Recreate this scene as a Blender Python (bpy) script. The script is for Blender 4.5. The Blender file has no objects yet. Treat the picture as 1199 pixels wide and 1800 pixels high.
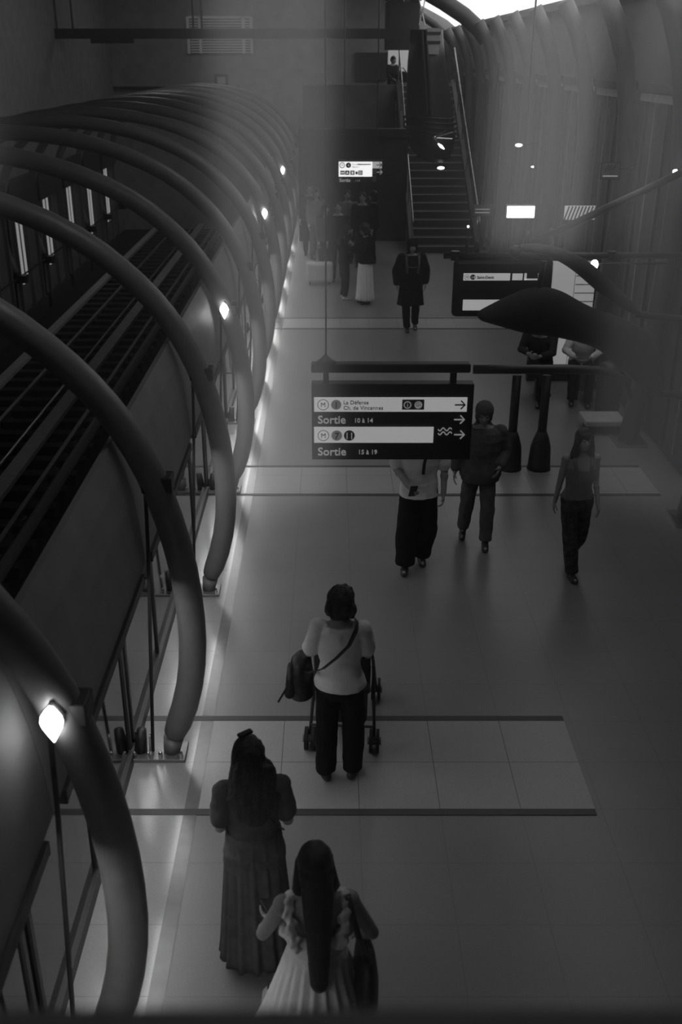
import bpy, bmesh, math, random
from mathutils import Vector, Matrix, noise
random.seed(14)
PI = math.pi
SC = bpy.context.scene
COL = SC.collection

# ------------------------------------------------------------------ camera, world, exposure
CAM_H, FPX, TAN = 4.7, 1750.0, 0.457          # eye height, focal length in pixels, tangent of the downward tilt
cam_d = bpy.data.cameras.new('camera')
cam_d.sensor_fit = 'VERTICAL'; cam_d.sensor_height = 36; cam_d.lens = 35
cam_d.shift_x = 0.0108
cam_d.clip_start = 0.02; cam_d.clip_end = 200
cam_d.dof.use_dof = True; cam_d.dof.focus_distance = 9.0; cam_d.dof.aperture_fstop = 2.4
cam = bpy.data.objects.new('camera', cam_d); COL.objects.link(cam)
cam.location = (0, 0, CAM_H)
cam.rotation_euler = (PI/2 - math.atan(TAN), 0, 0)
SC.camera = cam
w = bpy.data.worlds.new('world'); SC.world = w; w.use_nodes = True
w.node_tree.nodes['Background'].inputs[0].default_value = (1, 1, 1, 1)
w.node_tree.nodes['Background'].inputs[1].default_value = 0.055
SC.view_settings.view_transform = 'Standard'; SC.view_settings.look = 'None'
SC.view_settings.exposure = 0.0; SC.view_settings.gamma = 1.0; SC.view_settings.use_curve_mapping = False
SC.cycles.max_bounces = 8; SC.cycles.transparent_max_bounces = 24

# strengths of the lamps, the added fill lamps among them
L_LAMP, L_VAULT, L_FILL, L_EDGE, L_COLUMN = 14.0, 1.4, 15.0, 20.0, 1.0

def at(px, py, Y):
    """World point at depth Y seen at photo pixel (px, py)."""
    k = py - 100.0
    u = Y * k / (FPX*(1+TAN*TAN) - TAN * k)
    dep = (Y + TAN*u) / math.sqrt(1+TAN*TAN)
    return Vector(((px-580.0)*dep/FPX, Y, CAM_H-u))
def ground(px, py, z=0.0):
    u = CAM_H - z
    Y = FPX*(1+TAN*TAN)*u/(py-100.0) - TAN*u
    return at(px, py, Y)

# ------------------------------------------------------------------ materials
M = {}
def mat(name, v, rough=0.6, metal=0.0, var=0.12, scale=12.0, bump=0.0, bscale=40.0, emit=0.0, spec=0.5):
    m = bpy.data.materials.new(name); m.use_nodes = True
    nt = m.node_tree; b = nt.nodes['Principled BSDF']
    b.inputs['Roughness'].default_value = rough
    b.inputs['Metallic'].default_value = metal
    b.inputs['Specular IOR Level'].default_value = spec
    tc = nt.nodes.new('ShaderNodeTexCoord')
    n = nt.nodes.new('ShaderNodeTexNoise'); n.inputs['Scale'].default_value = scale; n.inputs['Detail'].default_value = 6
    nt.links.new(tc.outputs['Object'], n.inputs['Vector'])
    r = nt.nodes.new('ShaderNodeValToRGB')
    a, c = max(0, v*(1-var)), v*(1+var)
    r.color_ramp.elements[0].position = .3; r.color_ramp.elements[1].position = .7
    r.color_ramp.elements[0].color = (a, a, a, 1); r.color_ramp.elements[1].color = (c, c, c, 1)
    nt.links.new(n.outputs['Fac'], r.inputs['Fac']); nt.links.new(r.outputs['Color'], b.inputs['Base Color'])
    if bump:
        n2 = nt.nodes.new('ShaderNodeTexNoise'); n2.inputs['Scale'].default_value = bscale; n2.inputs['Detail'].default_value = 4
        nt.links.new(tc.outputs['Object'], n2.inputs['Vector'])
        bp = nt.nodes.new('ShaderNodeBump'); bp.inputs['Strength'].default_value = bump; bp.inputs['Distance'].default_value = .02
        nt.links.new(n2.outputs['Fac'], bp.inputs['Height']); nt.links.new(bp.outputs['Normal'], b.inputs['Normal'])
    if emit:
        b.inputs['Emission Color'].default_value = (1, 1, 1, 1); b.inputs['Emission Strength'].default_value = emit
    M[name] = m
    return m
mat('skin', .30, .5, var=.06, bump=.1)
mat('hair_dark', .012, .45, var=.4, scale=60, bump=.5, bscale=120)
mat('hair_black', .005, .4, var=.4, scale=60, bump=.4, bscale=150)
mat('hair_brown', .035, .5, var=.4, scale=60, bump=.5, bscale=120)
mat('cloth_white', .78, .85, var=.05, bump=.3, bscale=25)
mat('cloth_black', .008, .9, var=.2, bump=.3, bscale=30, spec=.2)
mat('cloth_dark', .03, .9, var=.3, bump=.3, bscale=30, spec=.2)
mat('cloth_grey', .11, .9, var=.2, bump=.3, bscale=30, spec=.2)
mat('cloth_mid', .16, .9, var=.15, bump=.3, bscale=30)
mat('cloth_pattern', .03, .9, var=.9, scale=18, bump=.3, bscale=30)
mat('leather_black', .01, .45, var=.2, bump=.3, bscale=60)
mat('shoe_dark', .02, .5, bump=.1)
mat('shoe_light', .4, .6, bump=.1)
mat('metal_tube', .17, .45, metal=.1, var=.08, bump=.05)
mat('metal_dark', .03, .45, metal=.3, var=.2, bump=.05)
mat('metal_steel', .55, .22, metal=.9, var=.1, bump=.05)
mat('metal_frame', .035, .5, var=.15, bump=.05)
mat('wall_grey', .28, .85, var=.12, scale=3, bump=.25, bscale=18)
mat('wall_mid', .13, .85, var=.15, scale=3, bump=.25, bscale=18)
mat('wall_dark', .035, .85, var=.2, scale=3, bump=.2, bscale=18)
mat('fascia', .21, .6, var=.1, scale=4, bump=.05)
mat('ballast', .018, .95, var=.5, scale=40, bump=.8, bscale=60)
mat('concrete_light', .45, .8, var=.12, scale=8, bump=.2)
mat('rail_steel', .35, .35, metal=.7, var=.15)
mat('sleeper', .05, .9, var=.2, bump=.4)
mat('ledge', .12, .6, var=.1, bump=.1)
mat('sign_dark', .022, .5, var=.06)
mat('sign_white', .5, .5, var=.03, emit=.31)
mat('sign_white_bright', .6, .5, var=.03, emit=1.0)
mat('sign_grey', .11, .5, var=.05)
mat('sign_text_light', .5, .5, var=.02, emit=.17)
mat('sign_text_dark', .015, .6, var=.02)
mat('panel_lit', .5, .5, var=.06, scale=3, emit=.22)
mat('plastic_black', .012, .4, var=.1)
mat('nosing', .45, .3, metal=.6, var=.1)
mat('step_stone', .05, .6, var=.2, bump=.1)
mat('rubber', .01, .7)
mat('box_pale', .4, .7, var=.1, bump=.1)

def emat(name, s):
    m = bpy.data.materials.new(name); m.use_nodes = True
    nt = m.node_tree; b = nt.nodes['Principled BSDF']
    b.inputs['Base Color'].default_value = (.8, .8, .8, 1)
    b.inputs['Emission Color'].default_value = (1, 1, 1, 1); b.inputs['Emission Strength'].default_value = s
    M[name] = m; return m
mat('wall_right_grey', .075, .85, var=.15, scale=3, bump=.2, bscale=18)  # even dark grey of the right wall and its panels
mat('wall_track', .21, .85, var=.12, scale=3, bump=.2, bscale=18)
mat('duct_dark', .028, .7, var=.2, spec=.2)
mat('plate', .22, .4, metal=.5, var=.15)
mat('disc_grey', .20, .5, var=.03, emit=.07)
mat('grille_backlit', .8, .6, var=.05)  # pale colour stands in for light from behind the grille
mat('rib', .075, .5, var=.08)
emat('gallery_fill_glow', 5.0)
emat('lamp_glow', L_LAMP); emat('vault_glow', L_VAULT); emat('box_glow', 3.0); emat('reflection_glow', .22)
emat('fill_glow', L_FILL); emat('small_glow', 22.0); emat('perforated_glow', .22); emat('edge_glow', L_EDGE)

def glass(name, f0, tint, rough, fres=False):
    m = bpy.data.materials.new(name); m.use_nodes = True
    nt = m.node_tree; nt.nodes.clear()
    out = nt.nodes.new('ShaderNodeOutputMaterial'); mx = nt.nodes.new('ShaderNodeMixShader')
    tr = nt.nodes.new('ShaderNodeBsdfTransparent'); gl = nt.nodes.new('ShaderNodeBsdfGlossy')
    tr.inputs[0].default_value = (tint, tint, tint, 1); gl.inputs['Roughness'].default_value = rough
    gl.inputs[0].default_value = (1, 1, 1, 1)
    if fres:
        fr = nt.nodes.new('ShaderNodeFresnel'); fr.inputs[0].default_value = f0
        nt.links.new(fr.outputs[0], mx.inputs[0])
    else:
        mx.inputs[0].default_value = f0
    nt.links.new(tr.outputs[0], mx.inputs[1]); nt.links.new(gl.outputs[0], mx.inputs[2]); nt.links.new(mx.outputs[0], out.inputs[0])
    M[name] = m; return m
glass('window_glass', .05, .97, .10)
glass('screen_glass', 1.9, .12, .05, True)
glass('wall_glass', 1.5, .5, .1, True)

def floor_mat(name, v, tile=.5545, groove=.6, rough=.34, ox=-.907, oy=5.37, var=.1, gw=.006):
    m = bpy.data.materials.new(name); m.use_nodes = True
    nt = m.node_tree; b = nt.nodes['Principled BSDF']
    N = nt.nodes.new; Lk = nt.links.new
    geo = N('ShaderNodeNewGeometry'); sep = N('ShaderNodeSeparateXYZ'); Lk(geo.outputs['Position'], sep.inputs[0])
    def line(sock, off, t):
        s = N('ShaderNodeMath'); s.operation = 'SUBTRACT'; s.inputs[1].default_value = off; Lk(sock, s.inputs[0])
        p = N('ShaderNodeMath'); p.operation = 'PINGPONG'; p.inputs[1].default_value = t/2; Lk(s.outputs[0], p.inputs[0])
        g = N('ShaderNodeMath'); g.operation = 'LESS_THAN'; g.inputs[1].default_value = gw/2; Lk(p.outputs[0], g.inputs[0])
        return g.outputs[0]
    gx = line(sep.outputs['X'], ox, tile); gy = line(sep.outputs['Y'], oy, .5)
    mxm = N('ShaderNodeMath'); mxm.operation = 'MAXIMUM'; Lk(gx, mxm.inputs[0]); Lk(gy, mxm.inputs[1])
    n = N('ShaderNodeTexNoise'); n.inputs['Scale'].default_value = 1.3; n.inputs['Detail'].default_value = 8; Lk(geo.outputs['Position'], n.inputs['Vector'])
    n2 = N('ShaderNodeTexNoise'); n2.inputs['Scale'].default_value = 90; Lk(geo.outputs['Position'], n2.inputs['Vector'])
    ad = N('ShaderNodeMath'); ad.operation = 'ADD'; Lk(n.outputs['Fac'], ad.inputs[0]); Lk(n2.outputs['Fac'], ad.inputs[1])
    r = N('ShaderNodeMapRange'); r.inputs[1].default_value = .7; r.inputs[2].default_value = 1.3
    r.inputs[3].default_value = v*(1-var); r.inputs[4].default_value = v*(1+var); Lk(ad.outputs[0], r.inputs[0])
    k = N('ShaderNodeMath'); k.operation = 'MULTIPLY_ADD'; k.inputs[1].default_value = -(1-groove); k.inputs[2].default_value = 1; Lk(mxm.outputs[0], k.inputs[0])
    f = N('ShaderNodeMath'); f.operation = 'MULTIPLY'; Lk(r.outputs[0], f.inputs[0]); Lk(k.outputs[0], f.inputs[1])
    Lk(f.outputs[0], b.inputs['Base Color'])
    b.inputs['Roughness'].default_value = rough
    M[name] = m
floor_mat('floor_tile', .22, groove=.8)
floor_mat('floor_band', .36, groove=.35)
floor_mat('floor_edge', .30, tile=5, rough=.16, groove=.7)
mat('floor_line', .05, .5, var=.1)
mat('floor_strip', .15, .25, var=.1)

# ------------------------------------------------------------------ mesh helpers
def bm_new(): return bmesh.new()
def box(bm, c, s, rz=0.0, rx=0.0, ry=0.0):
    mt = Matrix.Translation(Vector(c)) @ Matrix.Rotation(rz, 4, 'Z') @ Matrix.Rotation(ry, 4, 'Y') @ Matrix.Rotation(rx, 4, 'X') @ Matrix.Diagonal((s[0], s[1], s[2], 1))
    bmesh.ops.create_cube(bm, size=1, matrix=mt)
def bx(bm, x0, x1, y0, y1, z0, z1): box(bm, ((x0+x1)/2, (y0+y1)/2, (z0+z1)/2), (abs(x1-x0), abs(y1-y0), abs(z1-z0)))
def ball(bm, c, r, rot=None, seg=16):
    if isinstance(r, (int, float)): r = (r, r, r)
    mt = Matrix.Translation(Vector(c)) @ (rot.to_4x4() if rot else Matrix.Identity(4)) @ Matrix.Diagonal((r[0], r[1], r[2], 1))
    nv = max(6, seg//2+2); V = bm.verts.new; top = V(mt @ Vector((0, 0, 1))); bot = V(mt @ Vector((0, 0, -1))); rows = []
    for i in range(1, nv):
        a = PI*i/nv; ca, sa = math.cos(a), math.sin(a)
        rows.append([V(mt @ Vector((sa*math.cos(2*PI*k/seg), sa*math.sin(2*PI*k/seg), ca))) for k in range(seg)])
    for k in range(seg):
        k2 = (k+1) % seg
        bm.faces.new((top, rows[0][k], rows[0][k2])); bm.faces.new((bot, rows[-1][k2], rows[-1][k]))
        for p, q in zip(rows, rows[1:]): bm.faces.new((p[k], q[k], q[k2], p[k2]))
def frame_of(d):
    d = d.normalized(); up = Vector((0, 0, 1)) if abs(d.z) < .9 else Vector((0, 1, 0))
    s = d.cross(up).normalized(); n = s.cross(d).normalized(); return d, s, n
def tube(bm, pts, rad, seg=12, closed_ends=True, flat=1.0, smooth_ends=False):
    """Tube through pts; rad a number or list; flat squashes the second axis."""
    pts = [Vector(p) for p in pts]; n = len(pts)
    if isinstance(rad, (int, float)): rad = [rad]*n
    rings = []; prev_s = None
    for i, p in enumerate(pts):
        d = (pts[min(i+1, n-1)] - pts[max(i-1, 0)])
        d, s, nn = frame_of(d)
        if prev_s is not None:
            s = (prev_s - d*prev_s.dot(d)).normalized(); nn = s.cross(d).normalized()
        prev_s = s
        rings.append([bm.verts.new(p + s*math.cos(2*PI*k/seg)*rad[i] + nn*math.sin(2*PI*k/seg)*rad[i]*flat) for k in range(seg)])
    for a, b in zip(rings, rings[1:]):
        for k in range(seg): bm.faces.new((a[k], a[(k+1) % seg], b[(k+1) % seg], b[k]))
    if closed_ends: bm.faces.new(rings[0][::-1]); bm.faces.new(rings[-1])
def cap(bm, a, b, ra, rb, seg=14):
    a, b = Vector(a), Vector(b)
    d = (b-a)
    if d.length < 1e-6: ball(bm, a, ra); return
    tube(bm, [a, b], [ra, rb], seg); ball(bm, a, ra, seg=seg); ball(bm, b, rb, seg=seg)
def loft(bm, rings, seg=28, X=None, fold=0, amp=0.0, phase=0.0, caps=True):
    """rings: (x, y, z, rx, ry[, foldamount])  horizontal ellipses joined from bottom to top; X a transform."""
    rr = []
    for r in rings:
        f = r[5] if len(r) > 5 else 0.0
        vs = []
        for k in range(seg):
            t = 2*PI*k/seg
            m = 1 + f*math.cos(fold*t+phase) + f*.45*math.cos((fold*2-3)*t + r[2]*2)
            p = Vector((r[0]+r[3]*m*math.cos(t), r[1]+r[4]*m*math.sin(t), r[2]))
            vs.append(bm.verts.new(X @ p if X else p))
        rr.append(vs)
    for a, b in zip(rr, rr[1:]):
        for k in range(seg): bm.faces.new((a[k], a[(k+1) % seg], b[(k+1) % seg], b[k]))
    if caps: bm.faces.new(rr[0][::-1]); bm.faces.new(rr[-1])
def link(name, bm, m, parent=None, smooth=False, bevel=0.0, loc=None):
    bmesh.ops.recalc_face_normals(bm, faces=bm.faces)
    me = bpy.data.meshes.new(name); bm.to_mesh(me); bm.free()
    me.materials.append(M[m] if isinstance(m, str) else m)
    if smooth:
        for p in me.polygons: p.use_smooth = True
    o = bpy.data.objects.new(name, me); COL.objects.link(o)
    if parent is not None:
        o.parent = parent
        o.matrix_parent_inverse = parent.matrix_basis.inverted() if loc is None else Matrix.Identity(4)
    if loc is not None: o.location = loc
    if bevel:
        b = o.modifiers.new('bevel', 'BEVEL'); b.width = bevel; b.segments = 2; b.limit_method = 'ANGLE'
    return o
TMP = bpy.data.scenes.new('workshop')
def baked(o):
    """Evaluate one loose object on its own and return its mesh."""
    TMP.collection.objects.link(o); vl = TMP.view_layers[0]; vl.update(); dg = vl.depsgraph
    me = bpy.data.meshes.new_from_object(o.evaluated_get(dg), depsgraph=dg)
    bpy.data.objects.remove(o); return me
def remeshed(name, bm, m, parent, voxel, wob=0.0, wscale=10.0, wdir=None, sm=4):
    """Fuse overlapping solids into one continuous skin."""
    bmesh.ops.recalc_face_normals(bm, faces=bm.faces)
    me = bpy.data.meshes.new('t'); bm.to_mesh(me); bm.free()
    o = bpy.data.objects.new('t', me)
    r = o.modifiers.new('r', 'REMESH'); r.mode = 'VOXEL'; r.voxel_size = voxel; r.use_smooth_shade = True
    s = o.modifiers.new('s', 'SMOOTH'); s.factor = .5; s.iterations = sm
    me2 = baked(o); bpy.data.meshes.remove(me)
    if wob:
        nv = len(me2.vertices); co = [0.0]*(nv*3); no = [0.0]*(nv*3); kz = wscale*(wdir or 1)
        me2.vertices.foreach_get('co', co); me2.vertex_normals.foreach_get('vector', no)
        for i in range(0, nv*3, 3):
            q = Vector((co[i]*wscale, co[i+1]*wscale, co[i+2]*kz)); f = (noise.noise(q) + .5*noise.noise(q*2.3))*wob
            co[i] += no[i]*f; co[i+1] += no[i+1]*f; co[i+2] += no[i+2]*f
        me2.vertices.foreach_set('co', co); me2.update()
    for p in me2.polygons: p.use_smooth = True
    me2.name = name; me2.materials.clear(); me2.materials.append(M[m])
    o2 = bpy.data.objects.new(name, me2); COL.objects.link(o2)
    o2.parent = parent
    return o2
def tag(o, label, cat, group=None):
    o['label'] = label; o['category'] = cat
    if group: o['group'] = group
    return o
def thing(name, label, cat, loc=(0, 0, 0), rz=0.0, group=None):
    o = bpy.data.objects.new(name, None); COL.objects.link(o); o.location = loc; o.rotation_euler = (0, 0, rz)
    o.empty_display_size = .1
    return tag(o, label, cat, group)
def struct(name, bm, m, **k):
    o = link(name, bm, m, **k); o['kind'] = 'structure'; return o
def copy_tree(o, parent=None):
    c = o.copy(); COL.objects.link(c)
    if parent is not None: c.parent = parent
    for ch in list(o.children): copy_tree(ch, c)
    return c
ORD = ['nearest', 'second', 'third', 'fourth', 'fifth', 'sixth', 'seventh', 'eighth', 'ninth', 'tenth', 'eleventh', 'twelfth', 'thirteenth', 'fourteenth', 'fifteenth']
def nth(i): return ORD[i]

# ------------------------------------------------------------------ large structure
BAY = 2.46; A0 = 3.51; NA = 14
ARCH_Y = [A0 + BAY*i for i in range(NA)]
XL, XR, YE = -7.7, 4.35, 38.5

bm = bm_new(); bx(bm, -1.62, XR, -3.0, YE, -.35, 0.0); struct('floor', bm, 'floor_tile')
bm = bm_new(); bx(bm, -1.62, -1.0, 0.8, YE-.02, 0.0, 0.003); struct('trim_1', bm, 'floor_edge')          # glossy platform edge
bm = bm_new(); bx(bm, -1.0, -.907, 0.8, YE-.02, 0.0, 0.004); struct('trim_2', bm, 'floor_strip')
k = 3
for (y0, y1, x1) in ((5.37, 6.37, 1.82), (10.8, 11.63, 3.9), (18.7, 19.47, 3.9)):
    bm = bm_new(); bx(bm, -.907, x1, y0, y1, 0, .004); struct('trim_%d' % k, bm, 'floor_band'); k += 1
    for ya in (y0-.06, y1):
        bm = bm_new(); bx(bm, -1.6, x1, ya, ya+.06, 0, .006); struct('trim_%d' % k, bm, 'floor_line'); k += 1
# track trench
bm = bm_new(); bx(bm, XL-.3, -1.62, -3.0, YE, -1.45, -1.2); struct('floor_track', bm, 'ballast')
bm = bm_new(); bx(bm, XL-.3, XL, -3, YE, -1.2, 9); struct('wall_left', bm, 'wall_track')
bm = bm_new(); bx(bm, XR, XR+.3, -3, YE, 0, 5.6); struct('wall_right', bm, 'wall_right_grey')
bm = bm_new(); bx(bm, XL-.3, 9.5, YE, YE+.3, -1.45, 9); struct('wall_back', bm, 'wall_grey')
bm = bm_new(); bx(bm, XL-.3, 9.5, -3.3, -3.0, -1.45, 9); struct('wall_front', bm, 'wall_mid')
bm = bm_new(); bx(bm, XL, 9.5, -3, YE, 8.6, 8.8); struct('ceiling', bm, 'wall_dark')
# outer vault springing above the right wall, lit by its own luminous ceiling
def sheet(bm, prof, y0, y1, th=.06):
    """prof: (x, z) polyline extruded along Y with a thickness."""
    n = len(prof); P = [Vector((p[0], 0, p[1])) for p in prof]; off = []
    for i in range(n):
        d = (P[min(i+1, n-1)]-P[max(i-1, 0)]).normalized(); off.append(P[i] + Vector((-d.z, 0, d.x))*th)
    rows = []
    for y in (y0, y1):
        rows.append([bm.verts.new((p.x, y, p.z)) for p in P] + [bm.verts.new((p.x, y, p.z)) for p in off[::-1]])
    m = 2*n
    for i in range(m): bm.faces.new((rows[0][i], rows[0][(i+1) % m], rows[1][(i+1) % m], rows[1][i]))
    bm.faces.new(rows[0][::-1]); bm.faces.new(rows[1])
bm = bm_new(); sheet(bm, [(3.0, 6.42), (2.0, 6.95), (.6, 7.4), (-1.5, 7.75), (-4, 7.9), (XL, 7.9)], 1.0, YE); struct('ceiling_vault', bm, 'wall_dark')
for i in range(13):
    y0 = 7.2 + i*2.41
    bm = bm_new(); sheet(bm, [(4.42, 5.66), (4.1, 5.9), (3.6, 6.15), (3.02, 6.42)], y0, y0+2.39, .04)
    tag(link('luminous_ceiling_panel', bm, 'vault_glow'), 'glowing white ceiling panel above the right wall, %s along the vault' % nth(i), 'ceiling light', 'luminous ceiling panels')
bm = bm_new(); bx(bm, XR-.12, XR+.3, 1, YE, 5.5, 5.64); struct('trim_%d' % k, bm, 'metal_frame'); k += 1

# ------------------------------------------------------------------ viewing room behind the window (its lit columns mirror in the pane)
bm = bm_new(); bx(bm, XL, XR, -3, .32, 2.95, 3.1); struct('floor_gallery', bm, 'wall_dark')
bm = bm_new(); bx(bm, XL, XR, .32, .44, 2.5, 4.07); struct('wall_parapet', bm, 'ledge')
bm = bm_new(); bx(bm, XL, XR, .16, .49, 4.06, 4.10); struct('trim_%d' % k, bm, 'ledge', bevel=.01); k += 1
bm = bm_new(); bx(bm, XL, XR, .44, .448, 4.10, 6.3); struct('window_1', bm, 'window_glass')
bm = bm_new(); bx(bm, XL, XR, -3, .49, 6.3, 6.45); struct('ceiling_gallery', bm, 'wall_grey')
def light_column(x, r, label, s, h=2.6, z0=.12):
    m = emat('column_glow_%d' % int(x*100+500), s)
    t = thing('light_column', label, 'light', (x, -2.6, 3.1))
    b_ = bm_new(); tube(b_, [(0, 0, z0), (0, 0, h)], r, 28); link('diffuser', b_, m, t, True, loc=(0, 0, 0))
    b_ = bm_new(); tube(b_, [(0, 0, 0), (0, 0, z0)], r*1.15, 28); link('base', b_, 'metal_frame', t, True, loc=(0, 0, 0))
    b_ = bm_new(); tube(b_, [(0, 0, h), (0, 0, h+.08)], r*1.15, 28); link('cap', b_, 'metal_frame', t, True, loc=(0, 0, 0))
light_column(-.19, .19, 'glowing column behind the viewing window, mirrored above the platform centre', L_COLUMN*.8)
light_column(.70, .16, 'glowing column behind the viewing window, mirrored before the stairs side wall', L_COLUMN*1.25, z0=1.02)
light_column(-1.28, .16, 'glowing column behind the viewing window, mirrored over the track vault', L_COLUMN*.6, z0=1.2)
light_column(1.25, .26, 'faintly glowing column behind the viewing window, mirrored over the right wall', L_COLUMN*.32)

t = thing('fill_light', 'small added fill lamp under the viewing room ceiling behind the window', 'ceiling light', (.3, -1.6, 6.22))  # added lamp that lifts the haze mirrored in the pane
b_ = bm_new(); bx(b_, -.6, .6, -.3, .3, .02, .08); link('housing', b_, 'metal_frame', t, loc=(0, 0, 0))
b_ = bm_new(); bx(b_, -.55, .55, -.25, .25, 0, .02); link('diffuser', b_, 'gallery_fill_glow', t, loc=(0, 0, 0))

# ------------------------------------------------------------------ added fill lamps, unseen above the view
for i, (x, y) in enumerate([(-.5, 6), (.5, 14), (1.0, 22), (1.0, 30), (-4.0, 34.5), (-4.5, 27)]):
    t = thing('fill_light', '%s added linear fill lamp high above the platform' % nth(i), 'ceiling light', (x, y, 7.35), 0, 'added fill lamps')
    b_ = bm_new(); bx(b_, -.14, .14, -1.1, 1.1, .03, .14); link('housing', b_, 'metal_frame', t, loc=(0, 0, 0))
    b_ = bm_new(); bx(b_, -.11, .11, -1.05, 1.05, 0, .03); link('diffuser', b_, 'fill_glow', t, loc=(0, 0, 0))
    for yy in (-.8, .8):
        b_ = bm_new(); tube(b_, [(0, yy, .14), (0, yy, .5)], .012, 8); link('hanger', b_, 'metal_frame', t, loc=(0, 0, 0))

# ------------------------------------------------------------------ steel arches over the track with platform screens
HALF = [(-1.17, 0.12), (-1.04, .42), (-.965, .8), (-.955, 1.15), (-.985, 1.55), (-1.06, 1.92), (-1.16, 2.26), (-1.31, 2.57), (-1.5, 2.84), (-1.74, 3.08), (-2.05, 3.34), (-2.6, 3.6), (-3.3, 3.79), (-4.2, 3.87)]
FULL = HALF + [(-8.4-x, z) for x, z in HALF[:-1][::-1]]
def arch_mesh(dy):
    b_ = bm_new()
    tube(b_, [(x, 0, z) for x, z in FULL], [.098]*len(FULL), 20)
    return b_
arch0 = None
def make_arch(label, y):
    t = thing('steel_arch', label, 'arch', (0, y, 0), 0, 'steel arches over the track')
    b_ = arch_mesh(0); a_ = link('arch_tube', b_, 'metal_tube', t, True, loc=(0, 0, 0))
    s_ = a_.modifiers.new('sub', 'SUBSURF'); s_.levels = 1; s_.render_levels = 1
    b_ = bm_new(); bx(b_, -1.46, -1.06, -.11, .11, .003, .03); link('base_plate', b_, 'plate', t, bevel=.005, loc=(0, 0, 0))
    b_ = bm_new(); tube(b_, [(-1.17, 0, .03), (-1.15, 0, .15)], [.06, .075], 16); link('foot', b_, 'metal_tube', t, True, loc=(0, 0, 0))
    b_ = bm_new(); tube(b_, [(-1.40, 0, .03), (-1.38, 0, .22)], [.05, .035], 16); link('foot', b_, 'metal_dark', t, True, loc=(0, 0, 0))
    for xx in (-1.43, -1.33, -1.24, -1.09):
        b_ = bm_new(); tube(b_, [(xx, -.085, .03), (xx, -.085, .07)], .016, 6); ball(b_, (xx, -.085, .07), .016, seg=8)
        link('bolt', b_, 'metal_steel', t, loc=(0, 0, 0))
    b_ = bm_new(); tube(b_, [(-1.31, 0, .03), (-1.22, 0, 1.7), (-1.2, 0, 2.3)], .013, 8); link('tie_rod', b_, 'metal_dark', t, True, loc=(0, 0, 0))
    b_ = bm_new(); tube(b_, [(-1.325, -.03, .05), (-1.315, -.03, .2)], .007, 8); link('clevis', b_, 'metal_steel', t, True, loc=(0, 0, 0))
    b_ = bm_new(); bx(b_, -1.22, -1.02, -.07, .07, 2.13, 2.24); link('bracket', b_, 'metal_dark', t, bevel=.01, loc=(0, 0, 0))
    b_ = bm_new(); bx(b_, -7.4, -7.0, -.11, .11, -.05, .12); link('far_foot', b_, 'metal_dark', t, loc=(0, 0, 0))
    return t
for i, y in enumerate(ARCH_Y):
    lab = '%s tubular steel arch %s over the track' % (nth(i), 'from the viewing window' )
    if arch0 is None: arch0 = make_arch(lab, y)
    else:
        c = copy_tree(arch0); c.location = (0, y, 0); c['label'] = lab
def make_screen(label, y):
    t = thing('platform_screen', label, 'glass screen', (0, y, 0), 0, 'glass platform screens')
    b_ = bm_new(); bx(b_, -1.48, -1.465, .03, BAY-.03, .1, 1.6); link('glass_pane', b_, 'screen_glass', t, loc=(0, 0, 0))
    b_ = bm_new(); bx(b_, -1.52, -1.43, .13, BAY-.13, .006, .1); link('bottom_rail', b_, 'metal_dark', t, loc=(0, 0, 0))
    b_ = bm_new(); sheet(b_, [(-1.245, 1.60), (-1.26, 1.85), (-1.29, 2.08), (-1.335, 2.28), (-1.395, 2.46)], .0, BAY-.012, .05)
    link('fascia_panel', b_, 'fascia', t, loc=(0, 0, 0))
    b_ = bm_new(); bx(b_, -1.335, -1.225, .16, BAY-.16, 1.555, 1.595); bx(b_, -1.235, -1.225, .16, BAY-.16, 1.528, 1.56); bx(b_, -1.335, -1.225, .16, .175, 1.52, 1.56); bx(b_, -1.335, -1.225, BAY-.175, BAY-.16, 1.52, 1.56); lh = link('light_housing', b_, 'metal_dark', t, loc=(0, 0, 0))
    b_ = bm_new(); bx(b_, -1.325, -1.24, .18, BAY-.18, 1.535, 1.554); link('diffuser', b_, 'edge_glow', lh, loc=(0, 0, 0))
    b_ = bm_new(); bx(b_, -1.49, -1.34, .02, BAY-.02, 1.56, 1.63); link('head_rail', b_, 'metal_dark', t, loc=(0, 0, 0))
    for yy in (.06, BAY/2, BAY-.06):
        b_ = bm_new(); bx(b_, -1.50, -1.45, yy-.02, yy+.02, .1, 1.57); link('mullion', b_, 'metal_dark', t, loc=(0, 0, 0))
    return t
scr0 = None
for i in range(NA):
    y = ARCH_Y[i] - BAY if i == 0 else ARCH_Y[i-1]
    lab = '%s glass platform screen with dark curved fascia, counted from the viewing window' % nth(i)
    if scr0 is None: scr0 = make_screen(lab, y)
    else:
        c = copy_tree(scr0); c.location = (0, y, 0); c['label'] = lab
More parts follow.
